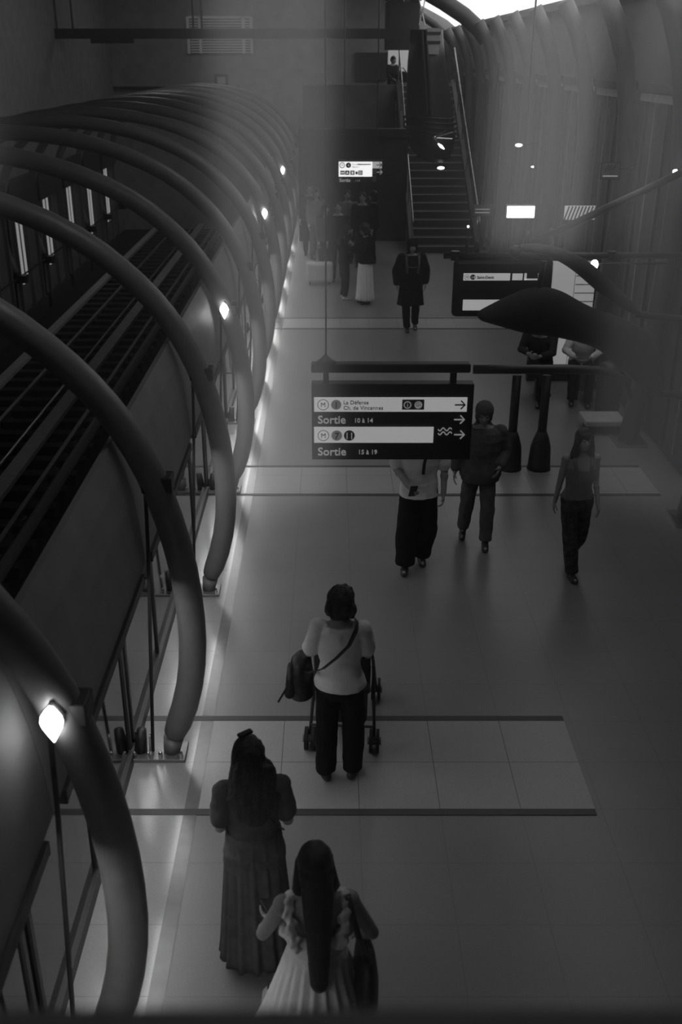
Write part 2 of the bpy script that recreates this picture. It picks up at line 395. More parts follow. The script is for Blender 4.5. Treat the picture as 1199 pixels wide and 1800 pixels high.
# far side screens with post reflections as glowing strips
far0 = None
n = 0
for i in range(7, NA):
    y = ARCH_Y[i-1]
    lab = '%s dark glazed screen on the far side of the track' % nth(n); n += 1
    if far0 is None:
        t = thing('track_wall_screen', lab, 'glass screen', (0, y, 0), 0, 'far side track screens')
        b_ = bm_new(); bx(b_, -7.35, -7.2, .12, BAY-.12, 1.45, 2.15); link('fascia_panel', b_, 'metal_frame', t, loc=(0, 0, 0))
        b_ = bm_new(); bx(b_, -7.32, -7.30, .12, BAY-.12, -.85, 1.45); link('glass_pane', b_, 'wall_mid', t, loc=(0, 0, 0))
        b_ = bm_new(); bx(b_, -7.4, -7.22, .12, BAY-.12, -1.2, -.85); link('plinth', b_, 'wall_dark', t, loc=(0, 0, 0))
        for yy in (.3, 1.25, 2.1):
            b_ = bm_new(); bx(b_, -7.3, -7.22, yy-.03, yy+.03, -.85, 1.45); link('post', b_, 'metal_tube', t, loc=(0, 0, 0))
        b_ = bm_new(); tube(b_, [(-7.2, .12, .05), (-7.2, BAY-.12, .05)], .02, 8); link('handrail', b_, 'metal_dark', t, loc=(0, 0, 0))
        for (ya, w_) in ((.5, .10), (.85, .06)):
            b_ = bm_new(); bx(b_, -7.28, -7.24, ya, ya+w_, -.2, 1.43); link('reflection_strip', b_, 'reflection_glow', t, loc=(0, 0, 0))  # light reflected on the door posts, put in as weak emission
        far0 = t
    else:
        c = copy_tree(far0); c.location = (0, y, 0); c['label'] = lab
# pointed lamps on every third arch
def arch_lamp(i, label):
    y = ARCH_Y[i]
    t = thing('arch_lamp', label, 'lamp', (-1.02, y-.13, 2.2), 0, 'pointed lamps on the arches')
    b_ = bm_new()
    loft(b_, [(0, 0, z, r, r*.7) for z, r in ((-.10, .003), (-.065, .022), (-.025, .042), (.0, .049), (.025, .045), (.055, .026), (.08, .004))], 20)
    link('globe', b_, 'lamp_glow', t, True, loc=(-.13, 0, 0))
    b_ = bm_new(); tube(b_, [(-.13, .03, .0), (-.1, .13, .02)], .012, 8); link('bracket', b_, 'metal_dark', t, loc=(0, 0, 0))
    b_ = bm_new(); loft(b_, [(0, .03, z, r, r*.5) for z, r in ((-.105, .01), (-.02, .05), (.02, .05), (.085, .01))], 16); link('reflector', b_, 'metal_steel', t, True, loc=(-.13, .01, 0))
for i, l in ((0, 'large pointed glowing lamp on the nearest arch, beside the track'), (3, 'pointed glowing lamp on the fourth arch above the platform edge'),
             (6, 'small glowing lamp on the seventh arch further along the platform'), (9, 'smallest glowing lamp on the tenth arch near the crowd')): arch_lamp(i, l)

# ------------------------------------------------------------------ track
t = thing('railway_track', 'dark railway track with pale guide bars beneath the arches', 'railway track', (0, 0, -1.2))
for x, w_, h_, m_ in ((-5.72, .07, .16, 'rail_steel'), (-4.30, .07, .16, 'rail_steel')):
    b_ = bm_new(); bx(b_, x-.035, x+.035, 4, YE-.1, .13, .19); bx(b_, x-.012, x+.012, 4, YE-.1, .05, .13); bx(b_, x-.06, x+.06, 4, YE-.1, .03, .05)
    link('rail', b_, m_, t, loc=(0, 0, 0))
for x, w_ in ((-4.78, .12), (-6.35, .1)):
    b_ = bm_new(); bx(b_, x-w_, x+w_, 4, YE-.1, .16, .24); link('guide_bar', b_, 'concrete_light', t, loc=(0, 0, 0))
b_ = bm_new(); tube(b_, [(-5.02, 4, .26), (-5.02, YE-.1, .26)], .025, 8); link('cable', b_, 'rail_steel', t, loc=(0, 0, 0))
b_ = bm_new(); tube(b_, [(-4.0, 4, .2), (-4.0, YE-.1, .2)], .085, 10); link('conduit', b_, 'metal_tube', t, loc=(0, 0, 0))
b_ = bm_new(); bx(b_, -1.25, 1.25, -.11, .11, 0, .16); s0 = link('sleeper', b_, 'sleeper', t, loc=(-5.1, 8.0, 0))
for i in range(1, 50):
    c = s0.copy(); COL.objects.link(c); c.location = (-5.1, 8+.6*i, 0)

# ------------------------------------------------------------------ right wall ribs and glazing
RIB = [(3.98, 0), (4.12, 1.2), (4.19, 2.4), (4.2, 3.4), (4.15, 4.1), (4.03, 4.7), (3.86, 5.15), (3.66, 5.5)]
rib0 = None
for i in range(13):
    y = 7.6 + BAY*i
    lab = '%s curved rib on the right wall, counted from the viewing window' % nth(i)
    if rib0 is None:
        t = thing('wall_rib', lab, 'rib', (0, y, 0), 0, 'curved ribs of the right wall')
        b_ = bm_new(); tube(b_, [(x, 0, z) for x, z in RIB], .13, 16, flat=1.0); link('rib_tube', b_, 'rib', t, True, loc=(0, 0, 0))
        b_ = bm_new(); bx(b_, 3.8, 4.2, -.2, .2, 0, .04); link('base_plate', b_, 'metal_steel', t, loc=(0, 0, 0))
        b_ = bm_new(); tube(b_, [(x+.06, .22, z) for x, z in RIB], .05, 12); link('inner_tube', b_, 'metal_dark', t, True, loc=(0, 0, 0))
        rib0 = t
    else:
        c = copy_tree(rib0); c.location = (0, y, 0); c['label'] = lab
for i, y in enumerate((28.2, 36.0)):
    b_ = bm_new(); tube(b_, [(4.0, 0, 5.1), (3.8, 0, 5.34), (3.4, 0, 5.66), (2.85, 0, 5.98), (2.05, 0, 6.38), (.8, 0, 6.85)], .2 if i == 0 else .12, 16)
    o = link('vault_rib', b_, 'metal_frame', None, True); o.location = (0, y, 0)
    tag(o, ('broad dark rib crossing in front of the glowing ceiling', 'thin far rib at the end of the glowing ceiling')[i], 'rib')
pan0 = None
for i in range(12):
    y = 7.6 + BAY*i + .3
    lab = '%s framed panel on the right wall between two ribs' % nth(i)
    if pan0 is None:
        t = thing('wall_panel', lab, 'wall panel', (0, y, 0), 0, 'framed panels of the right wall')
        b_ = bm_new(); bx(b_, 4.29, 4.345, 0, 1.9, .2, 4.2); link('sheet', b_, 'wall_right_grey', t, loc=(0, 0, 0))
        b_ = bm_new(); bx(b_, 4.2, 4.345, 0, 1.9, 4.28, 4.38); link('head_bar', b_, 'metal_dark', t, loc=(0, 0, 0))
        b_ = bm_new(); bx(b_, 4.24, 4.345, 0, 1.9, 4.16, 4.26); link('head_trim', b_, 'concrete_light', t, loc=(0, 0, 0))
        for yy in (.25, .7, 1.2, 1.65):
            b_ = bm_new(); bx(b_, 4.25, 4.30, yy-.025, yy+.025, .2, 4.16); link('mullion', b_, 'metal_tube' if yy in (.25, 1.2) else 'metal_dark', t, loc=(0, 0, 0))
        pan0 = t
    else:
        c = copy_tree(pan0); c.location = (0, y, 0); c['label'] = lab

# ------------------------------------------------------------------ far end: low walls, parapet, opening, beam
bm = bm_new(); bx(bm, -.86, 2.12, 28.6, 28.85, 0, 2.75); struct('wall_end', bm, 'wall_dark')
bm = bm_new(); bx(bm, -.86, 2.12, 28.5, 28.9, 2.75, 2.95); struct('trim_%d' % k, bm, 'metal_dark'); k += 1
bm = bm_new(); bx(bm, -.86, 2.1, 34.5, 34.7, 0, 3.9); struct('wall_landing', bm, 'wall_mid')
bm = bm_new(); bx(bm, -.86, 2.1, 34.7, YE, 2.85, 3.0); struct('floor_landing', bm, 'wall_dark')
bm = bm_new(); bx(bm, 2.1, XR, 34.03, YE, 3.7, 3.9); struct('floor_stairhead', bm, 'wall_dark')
a = at(683, 88, 38.3); b = at(714, 150, 38.3)
bm = bm_new(); bx(bm, a.x, b.x+.4, 38.42, 38.49, b.z-.2, a.z); o = link('opening_glow', bm, 'panel_lit'); tag(o, 'pale glowing panel standing in for the bright opening behind the person on the upper landing', 'wall panel')  # emissive sheet in place of the bright opening
a = at(625, 92, 38.2); b = at(681, 142, 38.2)
bm = bm_new(); bx(bm, a.x, b.x, 38.38, 38.48, b.z, a.z); tag(link('notice_board', bm, 'sign_dark'), 'dark square board on the far wall beside the landing opening', 'board')
t = thing('roof_beam', 'long dark truss beam crossing the hall below the vault', 'beam', (0, 31, 0))
a = at(75, 50, 31); b = at(735, 68, 31)
b_ = bm_new(); bx(b_, a.x, b.x, -.12, .12, b.z, a.z); link('girder', b_, 'metal_dark', t, loc=(0, 0, 0))
for px in (340, 355, 100, 128):
    c = at(px, 48, 31); b_ = bm_new(); tube(b_, [(c.x, 0, c.z-.05), (c.x, 0, 7.9)], .03, 8); link('hanger', b_, 'metal_dark', t, loc=(0, 0, 0))
for px0, px1 in ((160, 205), (205, 235)):
    a = at(px0, 66, 31); b = at(px1, 76, 31)
    b_ = bm_new(); bx(b_, a.x, b.x, -.1, .1, b.z, a.z); link('spotlight', b_, 'metal_dark', t, loc=(0, 0, 0))
t = thing('ventilation_grille', 'wide louvred grille coloured pale for its backlight, high on the far wall', 'grille', (0, 38.45, 0))
a = at(331, 29, 38.4); b = at(442, 94, 38.4)
b_ = bm_new(); bx(b_, a.x, b.x, -.03, .0, b.z, a.z); link('backing', b_, 'wall_mid', t, loc=(0, 0, 0))
for j in range(14):
    zz = b.z + (a.z-b.z)*(j+.5)/14
    b_ = bm_new(); bx(b_, a.x+.04, b.x-.04, -.07, -.03, zz-.02, zz+.02); link('louvre', b_, 'grille_backlit', t, loc=(0, 0, 0))
for px in (331, 352, 428, 442):
    c = at(px, 60, 38.4); b_ = bm_new(); bx(b_, c.x-.05, c.x+.05, -.09, -.02, b.z, a.z); link('mullion', b_, 'grille_backlit', t, loc=(0, 0, 0))
b_ = bm_new(); bx(b_, a.x, b.x, -.09, -.02, a.z-.06, a.z+.02); link('frame', b_, 'grille_backlit', t, loc=(0, 0, 0))
t = thing('wall_hatch', 'small square hatch with dark frame on the far wall', 'hatch', (0, 38.45, 0))
a = at(377, 130, 38.4); b = at(401, 152, 38.4)
b_ = bm_new(); bx(b_, a.x, b.x, -.06, 0, b.z, a.z); link('frame', b_, 'metal_dark', t, loc=(0, 0, 0))
b_ = bm_new(); bx(b_, a.x+.09, b.x-.09, -.08, -.06, b.z+.09, a.z-.09); link('door', b_, 'box_pale', t, loc=(0, 0, 0))
a = at(150, 152, 38.3); b = at(420, 157, 38.3)
bm = bm_new(); bx(bm, a.x, b.x, 38.4, 38.48, b.z, a.z); struct('trim_%d' % k, bm, 'wall_dark'); k += 1
t = thing('equipment_box', 'dark boxy housing hanging above the landing opening', 'housing', (0, 33, 0))
a = at(678, 4, 33); b = at(735, 88, 33)
b_ = bm_new(); bx(b_, a.x, b.x, -.3, .3, b.z, a.z); link('cabinet', b_, 'metal_dark', t, bevel=.02, loc=(0, 0, 0))
b_ = bm_new(); bx(b_, a.x+.1, b.x-.1, -.33, -.3, b.z+.5, a.z-.12); link('front_panel', b_, 'sign_dark', t, loc=(0, 0, 0))
b_ = bm_new(); tube(b_, [((a.x+b.x)/2, 0, a.z-.05), ((a.x+b.x)/2, 0, 7.3)], .04, 8); link('hanger', b_, 'metal_dark', t, loc=(0, 0, 0))

# ------------------------------------------------------------------ staircase
t = thing('staircase', 'long straight staircase with pale step edges rising to the upper landing', 'staircase', (0, 26.7, 0))
NS = 22
for i in range(NS):
    z0, z1 = 3.9*i/NS, 3.9*(i+1)/NS; y0 = 7.3*i/NS
    b_ = bm_new(); bx(b_, 2.2, 3.8, y0, y0+7.3/NS+.03, max(0, z0-.3), z1); s_ = link('step', b_, 'step_stone', t, loc=(0, 0, 0))
    b_ = bm_new(); bx(b_, 2.22, 3.78, y0-.012, y0+.03, z1-.012, z1+.004); q = link('nosing', b_, 'nosing', s_, loc=(0, 0, 0))
for x in (2.14, 3.86):
    b_ = bm_new()
    vs = [b_.verts.new((x+dx, yy, zz)) for dx in (-.06, .06) for yy, zz in ((-.1, 0), (.35, 0), (7.3, 3.55), (7.3, 4.05), (-.1, .3))]
    b_.faces.new(vs[:5]); b_.faces.new(vs[5:][::-1])
    for j in range(5): b_.faces.new((vs[j], vs[(j+1) % 5], vs[5+(j+1) % 5], vs[5+j]))
    link('stringer', b_, 'metal_dark', t, loc=(0, 0, 0))
    b_ = bm_new(); tube(b_, [(x, -.35, .85), (x, -.05, 1.02), (x, 7.3, 4.95)], .025, 10); h_ = link('handrail', b_, 'metal_steel', t, True, loc=(0, 0, 0))
    for j in range(6):
        yy = .1+j*1.4; zz = .2+yy*3.9/7.3
        b_ = bm_new(); tube(b_, [(x, yy, zz), (x, yy, zz+.86)], .018, 8); link('baluster', b_, 'metal_steel', h_, loc=(0, 0, 0))

# dark ribbed shaft hung above the stairs
t = thing('hanging_shaft', 'tall dark ribbed shaft hanging on crossed cables above the stairs', 'hanging shaft', (0, 24.6, 0))
ax = [(at(750, 52, 24.6), .36, .36), (at(750, 110, 24.6), .43, .4), (at(753, 160, 24.6), .50, .42), (at(756, 205, 24.6), .56, .45), (at(757, 240, 24.6), .57, .46), (at(760, 265, 24.6), .48, .42), (at(765, 284, 24.6), .26, .25)]
b_ = bm_new(); loft(b_, [(p.x, 0, p.z, rx, ry) for p, rx, ry in ax[::-1]], 24); link('casing', b_, 'metal_dark', t, True, loc=(0, 0, 0))
for j in range(9):
    f = j/8; p = at(754+8*f, 205+70*f, 24.6); r_ = .585*(1-.35*max(0, f-.5)*2)
    b_ = bm_new()
    pts = [(p.x+r_*math.cos(2*PI*q/24), r_*.82*math.sin(2*PI*q/24), p.z+.03*math.sin(4*PI*q/24)) for q in range(25)]
    tube(b_, pts, .022, 6); link('band', b_, 'leather_black', t, True, loc=(0, 0, 0))
for px in (739, 746):
    pa, pb = at(px, 55, 24.6), at(px+8, 200, 24.6)
    b_ = bm_new(); tube(b_, [(pa.x, -.42, pa.z), (pb.x, -.5, pb.z)], .035, 8); link('mast', b_, 'leather_black', t, loc=(0, 0, 0))
pa, pb = at(748, 50, 24.6), at(768, 95, 24.6)
b_ = bm_new(); bx(b_, pa.x, pb.x, -.46, -.40, pb.z, pa.z); link('pale_panel', b_, 'box_pale', t, loc=(0, 0, 0))
for f in (.2, .55):
    z_ = pb.z+(pa.z-pb.z)*(1-f)
    b_ = bm_new(); bx(b_, pa.x-.02, pb.x+.02, -.48, -.45, z_-.03, z_+.03); link('clamp', b_, 'metal_dark', t, loc=(0, 0, 0))
for s_ in (-1, 1):
    b_ = bm_new(); tube(b_, [at(742+4*s_*1.2, 44, 24.6)-Vector((0, 24.6, 0)), at(742-5*s_, 0, 24.6)-Vector((0, 24.6, 0)), (at(742-12*s_, -30, 24.6).x, 0, 7.1)], .014, 6); link('cable', b_, 'metal_steel', t, loc=(0, 0, 0))
t = thing('spider_bracket', 'bright three-armed bracket with a small lamp beside the ribbed shaft', 'bracket', at(764, 242, 24.0))
o0 = at(764, 242, 24.0)
for px, py in ((785, 228), (796, 232), (795, 244)):
    b_ = bm_new(); tube(b_, [(0, 0, 0), at(px, py, 24.0)-o0], [.025, .012], 8); link('arm', b_, 'metal_steel', t, loc=(0, 0, 0))
b_ = bm_new(); ball(b_, (0, 0, 0), .05); link('hub', b_, 'metal_steel', t, True, loc=(0, 0, 0))
p1, p2 = at(770, 252, 24.0)-o0, at(781, 262, 24.0)-o0
b_ = bm_new(); tube(b_, [p1, (p1+p2)/2, p2], [.012, .035, .01], 10); link('lamp_tube', b_, 'box_glow', t, True, loc=(0, 0, 0))
b_ = bm_new(); tube(b_, [(0, 0, 0), p1], .012, 8); link('stem', b_, 'metal_steel', t, loc=(0, 0, 0))
b_ = bm_new(); tube(b_, [(0, 0.05, 0), at(764, 236, 24.6) - o0], .02, 8); link('mount', b_, 'metal_steel', t, loc=(0, 0, 0))

def small_lamp(name, px, py, Y, r, label, stem=None, flat=1.0, m='small_glow'):
    p = at(px, py, Y); t = thing(name, label, 'lamp', p)
    b_ = bm_new(); ball(b_, (0, 0, 0), (r, r*.8, r*flat)); link('bulb', b_, m, t, True, loc=(0, 0, 0))
    if stem is not None:
        b_ = bm_new(); tube(b_, [(0, .02, 0), stem], .015, 8); link('arm', b_, 'metal_dark', t, loc=(0, 0, 0))
small_lamp('wall_lamp', 1045, 465, 12.0, .045, 'bright round lamp beside the curved dark duct', Vector((.9, .1, .0)), 1.3)
small_lamp('wall_lamp', 1187, 302, 12.2, .03, 'small round lamp near the top of the slanting strut', Vector((.15, .1, .1)))
small_lamp('spotlight', 912, 255, 22.0, .075, 'small flat spotlight shining high above the lit box sign', Vector((.42, .0, .05)), .45, 'box_glow')
small_lamp('spotlight', 938, 293, 22.0, .055, 'faint flat spotlight just below the brighter one', Vector((.30, .0, .05)), .35, 'box_glow')
small_lamp('spotlight', 775, 295, 24.5, .085, 'small flat spotlight under the hanging ribbed shaft', Vector((0, .1, .25)), .4, 'box_glow')
small_lamp('step_light', 823, 398, 26.4, .03, 'tiny light at the foot of the staircase railing', Vector((.05, .2, -.6)), 1.0, 'box_glow')

# lit boxes on the right
t = thing('box_sign', 'glowing white rectangular box sign beyond the second hanging sign', 'lit sign', at(915, 372, 16))
p0 = at(915, 372, 16); a = at(892, 362, 16)-p0; b = at(938, 382, 16)-p0
b_ = bm_new(); bx(b_, a.x, b.x, -.04, .0, b.z, a.z); link('lit_face', b_, 'box_glow', t, loc=(0, 0, 0))
b_ = bm_new(); bx(b_, a.x-.015, b.x+.015, 0, .12, b.z-.015, a.z+.015); link('housing', b_, 'metal_frame', t, loc=(0, 0, 0))
b_ = bm_new(); tube(b_, [(0, .06, a.z), (0, .06, 4.3)], .015, 8); link('hanger', b_, 'metal_dark', t, loc=(0, 0, 0))
t = thing('perforated_light', 'softly glowing perforated panel beside the slanting strut', 'light', at(1020, 374, 15.5))
p0 = at(1020, 374, 15.5); a = at(994, 362, 15.5)-p0; b = at(1045, 386, 15.5)-p0
b_ = bm_new(); bx(b_, a.x, b.x, 0, .04, b.z, a.z); link('diffuser', b_, 'perforated_glow', t, loc=(0, 0, 0))
for j in range(9):
    x_ = a.x+(b.x-a.x)*(j+.5)/9
    b_ = bm_new(); tube(b_, [(x_-.03, -.02, b.z), (x_+.03, -.02, a.z)], .012, 6); link('slat', b_, 'metal_tube', t, loc=(0, 0, 0))
b_ = bm_new(); bx(b_, a.x-.02, 4.3-p0.x, .04, .1, -.03, .03); link('arm', b_, 'metal_dark', t, loc=(0, 0, 0))
def flat_sign(name, px0, py0, px1, py1, Y, m, label, cat, to=None):
    a, b = at(px0, py0, Y), at(px1, py1, Y); c = (a+b)/2
    t = thing(name, label, cat, c)
    b_ = bm_new(); bx(b_, a.x-c.x, b.x-c.x, -.02, .0, b.z-c.z, a.z-c.z); link('face', b_, m, t, loc=(0, 0, 0))
    b_ = bm_new(); bx(b_, a.x-c.x-.015, b.x-c.x+.015, 0, .03, b.z-c.z-.015, a.z-c.z+.015); link('back_plate', b_, 'metal_frame', t, loc=(0, 0, 0))
    if to is not None:
        b_ = bm_new(); tube(b_, [(0, .02, 0), Vector(to)-c], .012, 8); link('bracket', b_, 'metal_dark', t, loc=(0, 0, 0))
    return t, a, b, c
t, a, b, c = flat_sign('wall_sign', 1059, 287, 1087, 313, 14.6, 'sign_grey', 'small square sign with hatched marks on the right wall', 'sign', (4.25, 14.62, 3.3))
for j in range(3):
    b_ = bm_new(); x_ = a.x-c.x+.03+.04*j; tube(b_, [(x_, -.026, -.0), (x_+.07, -.026, .08)], .008, 6); link('stripe', b_, 'sign_dark', t, loc=(0, 0, 0))
b_ = bm_new(); bx(b_, a.x-c.x+.02, b.x-c.x-.02, -.03, -.02, -.075, -.06); link('stripe', b_, 'sign_text_light', t, loc=(0, 0, 0))
t, a, b, c = flat_sign('wall_sign', 832, 361, 865, 379, 20, 'sign_grey', 'faint grey sign beside the foot of the staircase', 'sign', (3.1, 20.02, 4.6))
for j in range(2):
    b_ = bm_new(); bx(b_, a.x-c.x+.04, b.x-c.x-.06, -.026, -.02, .02-.06*j, .035-.06*j); link('stripe', b_, 'sign_text_light', t, loc=(0, 0, 0))
# ------------------------------------------------------------------ hanging direction signs
FONT = None
def text_mesh(s, size, m, name, parent, loc, depth=.003, ax='LEFT', bold=0.0):
    cu = bpy.data.curves.new('t', 'FONT'); cu.body = s; cu.size = size; cu.extrude = depth; cu.align_x = ax; cu.offset = bold
    cu.resolution_u = 3
    me = baked(bpy.data.objects.new('t', cu))
    me.name = name; me.materials.clear(); me.materials.append(M[m])
    t = bpy.data.objects.new(name, me); COL.objects.link(t); t.parent = parent
    t.location = loc; t.rotation_euler = (PI/2, 0, 0)
    return t
def ring_mesh(b_, c, r, th, y, seg=32):
    pts = [(c[0]+r*math.cos(2*PI*i/seg), y, c[1]+r*math.sin(2*PI*i/seg)) for i in range(seg+1)]
    tube(b_, pts, th, 6)
def disc(b_, c, r, y, seg=32, d=.003):
    vs = [[b_.verts.new((c[0]+r*math.cos(2*PI*i/seg), yy, c[1]+r*math.sin(2*PI*i/seg))) for i in range(seg)] for yy in (y, y+d)]
    b_.faces.new(vs[0]); b_.faces.new(vs[1][::-1])
    for i in range(seg): b_.faces.new((vs[0][i], vs[0][(i+1) % seg], vs[1][(i+1) % seg], vs[1][i]))
def arrow(b_, c, w, y, th=.006):
    cx, cz = c
    tube(b_, [(cx-w/2, y, cz), (cx+w/2, y, cz)], th, 6)
    tube(b_, [(cx+w*.1, y, cz+w*.42), (cx+w/2, y, cz), (cx+w*.1, y, cz-w*.42)], th, 6)
class SignBoard:
    def __init__(s, name, label, cat, Y, px, py):
        s.Y = Y; s.o = at(px, py, Y); s.t = thing(name, label, cat, s.o)
    def p(s, px, py):
        q = at(px, py, s.Y)-s.o; return (q.x, q.z)
    def rect(s, name, x0, y0, x1, y1, m, ya=-.02, yb=0.0, bevel=0):
        a, b = s.p(x0, y0), s.p(x1, y1)
        b_ = bm_new(); bx(b_, a[0], b[0], ya, yb, b[1], a[1]); return link(name, b_, m, s.t, bevel=bevel, loc=(0, 0, 0))
    def text(s, str_, px, py, cap_px, m, y=-.024, bold=0.0, ax='LEFT', par=None):
        a, b = s.p(px, py), s.p(px, py-cap_px)
        return text_mesh(str_, (b[1]-a[1])/.70, m, 'lettering', par or s.t, (a[0], y, a[1]), ax=ax, bold=bold)
S = SignBoard('direction_sign', 'large dark hanging direction sign with two white bands and exit numbers', 'sign', 6.2, 687, 742)
S.rect('board', 547.5, 675, 826, 808, 'sign_dark', 0, .09, .006)
S.rect('white_band', 552, 698, 820, 722.5, 'sign_white', -.012, 0)
S.rect('white_band', 552, 750, 761, 777, 'sign_white', -.012, 0)
Yt = -.016
def metro_ring(S, px, py, rp, m='sign_text_dark', y=Yt):
    c = S.p(px, py); r = S.p(px+rp, py)[0]-c[0]
    b_ = bm_new(); ring_mesh(b_, c, r, r*.06, y); link('line_ring', b_, m, S.t, loc=(0, 0, 0))
    S.text('M', px, py+rp*.42, rp*.84, m, y, ax='CENTER', bold=0.0)
def bullet(S, px, py, rp, s, mb, mt, y=Yt):
    c = S.p(px, py); r = S.p(px+rp, py)[0]-c[0]
    b_ = bm_new(); disc(b_, c, r, y); d_ = link('line_disc', b_, mb, S.t, loc=(0, 0, 0))
    S.text(s, px, py+rp*.56, rp*1.12, mt, y-.004, ax='CENTER', bold=.0004, par=S.t)
metro_ring(S, 568, 710, 9.5); bullet(S, 591, 710, 9, '1', 'disc_grey', 'sign_text_dark')
S.text('La D\u00e9fense', 603.5, 709.2, 6.6, 'sign_text_dark', Yt, bold=.0)
S.text('Ch. de Vincennes', 603.5, 718.6, 6.6, 'sign_text_dark', Yt, bold=.0)
S.rect('icon_panel', 707, 701, 745, 718.5, 'sign_grey', -.016, -.012)
for px, ch in ((716, 'i'), (735, '@')):
    c = S.p(px, 710); b_ = bm_new(); ring_mesh(b_, c, .022, .003, -.02); link('icon_ring', b_, 'sign_text_light', S.t, loc=(0, 0, 0))
    S.text(ch, px, 713.2, 6.5, 'sign_text_light', -.02, ax='CENTER')
def put_arrow(S, px, py, wp, m, th=.005, y=-.018):
    c = S.p(px, py); w_ = S.p(px+wp, py)[0]-c[0]
    b_ = bm_new(); arrow(b_, c, w_, y, th); link('arrow', b_, m, S.t, loc=(0, 0, 0))
put_arrow(S, 808, 710, 18, 'sign_text_dark'); put_arrow(S, 807, 736.5, 18, 'sign_text_light', y=-.01); put_arrow(S, 807, 763, 18, 'sign_text_light', y=-.01)
S.text('Sortie', 558.5, 743.5, 13.5, 'sign_text_light', -.006, bold=.0009)
S.text('10 \u00e0 14', 622, 742, 7.5, 'sign_text_light', -.006, bold=.0003)
metro_ring(S, 568.5, 764, 9.5); bullet(S, 592, 764, 9.5, '7', 'disc_grey', 'sign_text_dark'); bullet(S, 614, 764, 9.5, '11', 'sign_text_dark', 'sign_text_light')
S.text('Sortie', 558.5, 799.5, 13.5, 'sign_text_light', -.006, bold=.0009)
S.text('15 \u00e0 19', 629, 797.5, 7.5, 'sign_text_light', -.006, bold=.0003)
for dy in (-5, 2):
    b_ = bm_new(); pts = []
    for i in range(25):
        c = S.p(770+24*i/24, 759+dy+2.6*math.sin(i/24*4*PI)); pts.append((c[0], -.006, c[1]))
    tube(b_, pts, .004, 6); link('wave_icon', b_, 'sign_text_light', S.t, loc=(0, 0, 0))
for px in (573, 798): S.rect('hanger', px-5, 655, px+5, 676, 'metal_dark', .02, .06)
bm_ = bm_new(); c0, c1 = S.p(547, 648), S.p(828, 648)
bx(bm_, c0[0], c1[0], .0, .08, c0[1]-.03, c0[1]+.03); link('top_bar', bm_, 'metal_frame', S.t, bevel=.01, loc=(0, 0, 0))
bm_ = bm_new(); c0 = S.p(573, 640)
tube(bm_, [(c0[0], .04, c0[1]), (c0[0], .04, c0[1]+.025), (c0[0], .04, c0[1]+.05)], [.07, .035, .012], 16); link('collar', bm_, 'metal_frame', S.t, True, loc=(0, 0, 0))
bm_ = bm_new(); tube(bm_, [(c0[0], .04, c0[1]+.04), (c0[0], .04, 7.35-S.o.z)], .0055, 8); link('suspension_rod', bm_, 'metal_dark', S.t, True, loc=(0, 0, 0))

# far lit sign
F_ = SignBoard('direction_sign', 'small bright hanging direction sign above the distant crowd', 'sign', 23.5, 633, 302)
F_.rect('board', 594, 281, 673, 321, 'sign_dark', 0, .12)
F_.rect('white_band', 595.5, 284, 654, 310, 'sign_white_bright', -.03, 0)
F_.rect('white_band', 654, 284, 671, 295.5, 'sign_white', -.03, 0)
def m_ring(px, py, rp, m, th):
    c = F_.p(px, py); r = F_.p(px+rp, py)[0]-c[0]; b_ = bm_new(); ring_mesh(b_, c, r, th, -.035, 20); link('line_ring', b_, m, F_.t, loc=(0, 0, 0))
m_ring(601.5, 290, 4.3, 'sign_text_dark', .008); F_.text('M', 601.5, 292, 4.2, 'sign_text_dark', -.035, ax='CENTER')
c = F_.p(612.5, 290); b_ = bm_new(); disc(b_, c, .058, -.035, 20); link('line_disc', b_, 'sign_text_dark', F_.t, loc=(0, 0, 0))
F_.text('4', 612.5, 292.4, 5, 'sign_white', -.04, ax='CENTER')
F_.text('Pte de Clignancourt', 619, 289.5, 2.6, 'sign_text_dark', -.035)
F_.text('Bagneux', 619, 294, 2.6, 'sign_text_dark', -.035)
F_.rect('strike_bar', 628, 287.6, 652, 289, 'sign_text_dark', -.045, -.036)
F_.rect('icon_panel', 598, 299.5, 606, 306.5, 'sign_grey', -.036, -.03); F_.text('RER', 602, 304.3, 2.6, 'sign_white_bright', -.04, ax='CENTER')
for px, ch, m_ in ((610.5, 'A', 'sign_text_dark'), (619.5, 'B', 'sign_grey'), (633.5, 'D', 'sign_text_dark')):
    F_.rect('line_square', px-3.7, 299.2, px+3.7, 307, m_, -.036, -.03); F_.text(ch, px, 305.4, 4.6, 'sign_white_bright', -.04, ax='CENTER')
F_.rect('icon_panel', 624.8, 301, 628.8, 306, 'sign_grey', -.036, -.03)
F_.rect('icon_panel', 655, 297, 662, 306, 'sign_grey', -.01, 0); F_.rect('icon_panel', 655, 308, 661, 319, 'sign_grey', -.01, 0)
F_.text('Sortie', 596.5, 319.3, 5.8, 'sign_text_light', -.012, bold=.003); F_.text('1 \u00e0 8', 624, 318.6, 3.2, 'sign_text_light', -.012)
def far_arrow(px, py, m):
    c = F_.p(px, py); b_ = bm_new(); arrow(b_, c, .12, -.036, .010); link('arrow', b_, m, F_.t, loc=(0, 0, 0))
far_arrow(666, 289.5, 'sign_text_dark'); far_arrow(667, 302, 'sign_text_light')
for px in (605, 662):
    a = F_.p(px, 281); b_ = bm_new(); tube(b_, [(a[0], .06, a[1]-.02), (a[0], .06, 7.3-F_.o.z)], .014, 8); link('hanger', b_, 'metal_dark', F_.t, loc=(0, 0, 0))

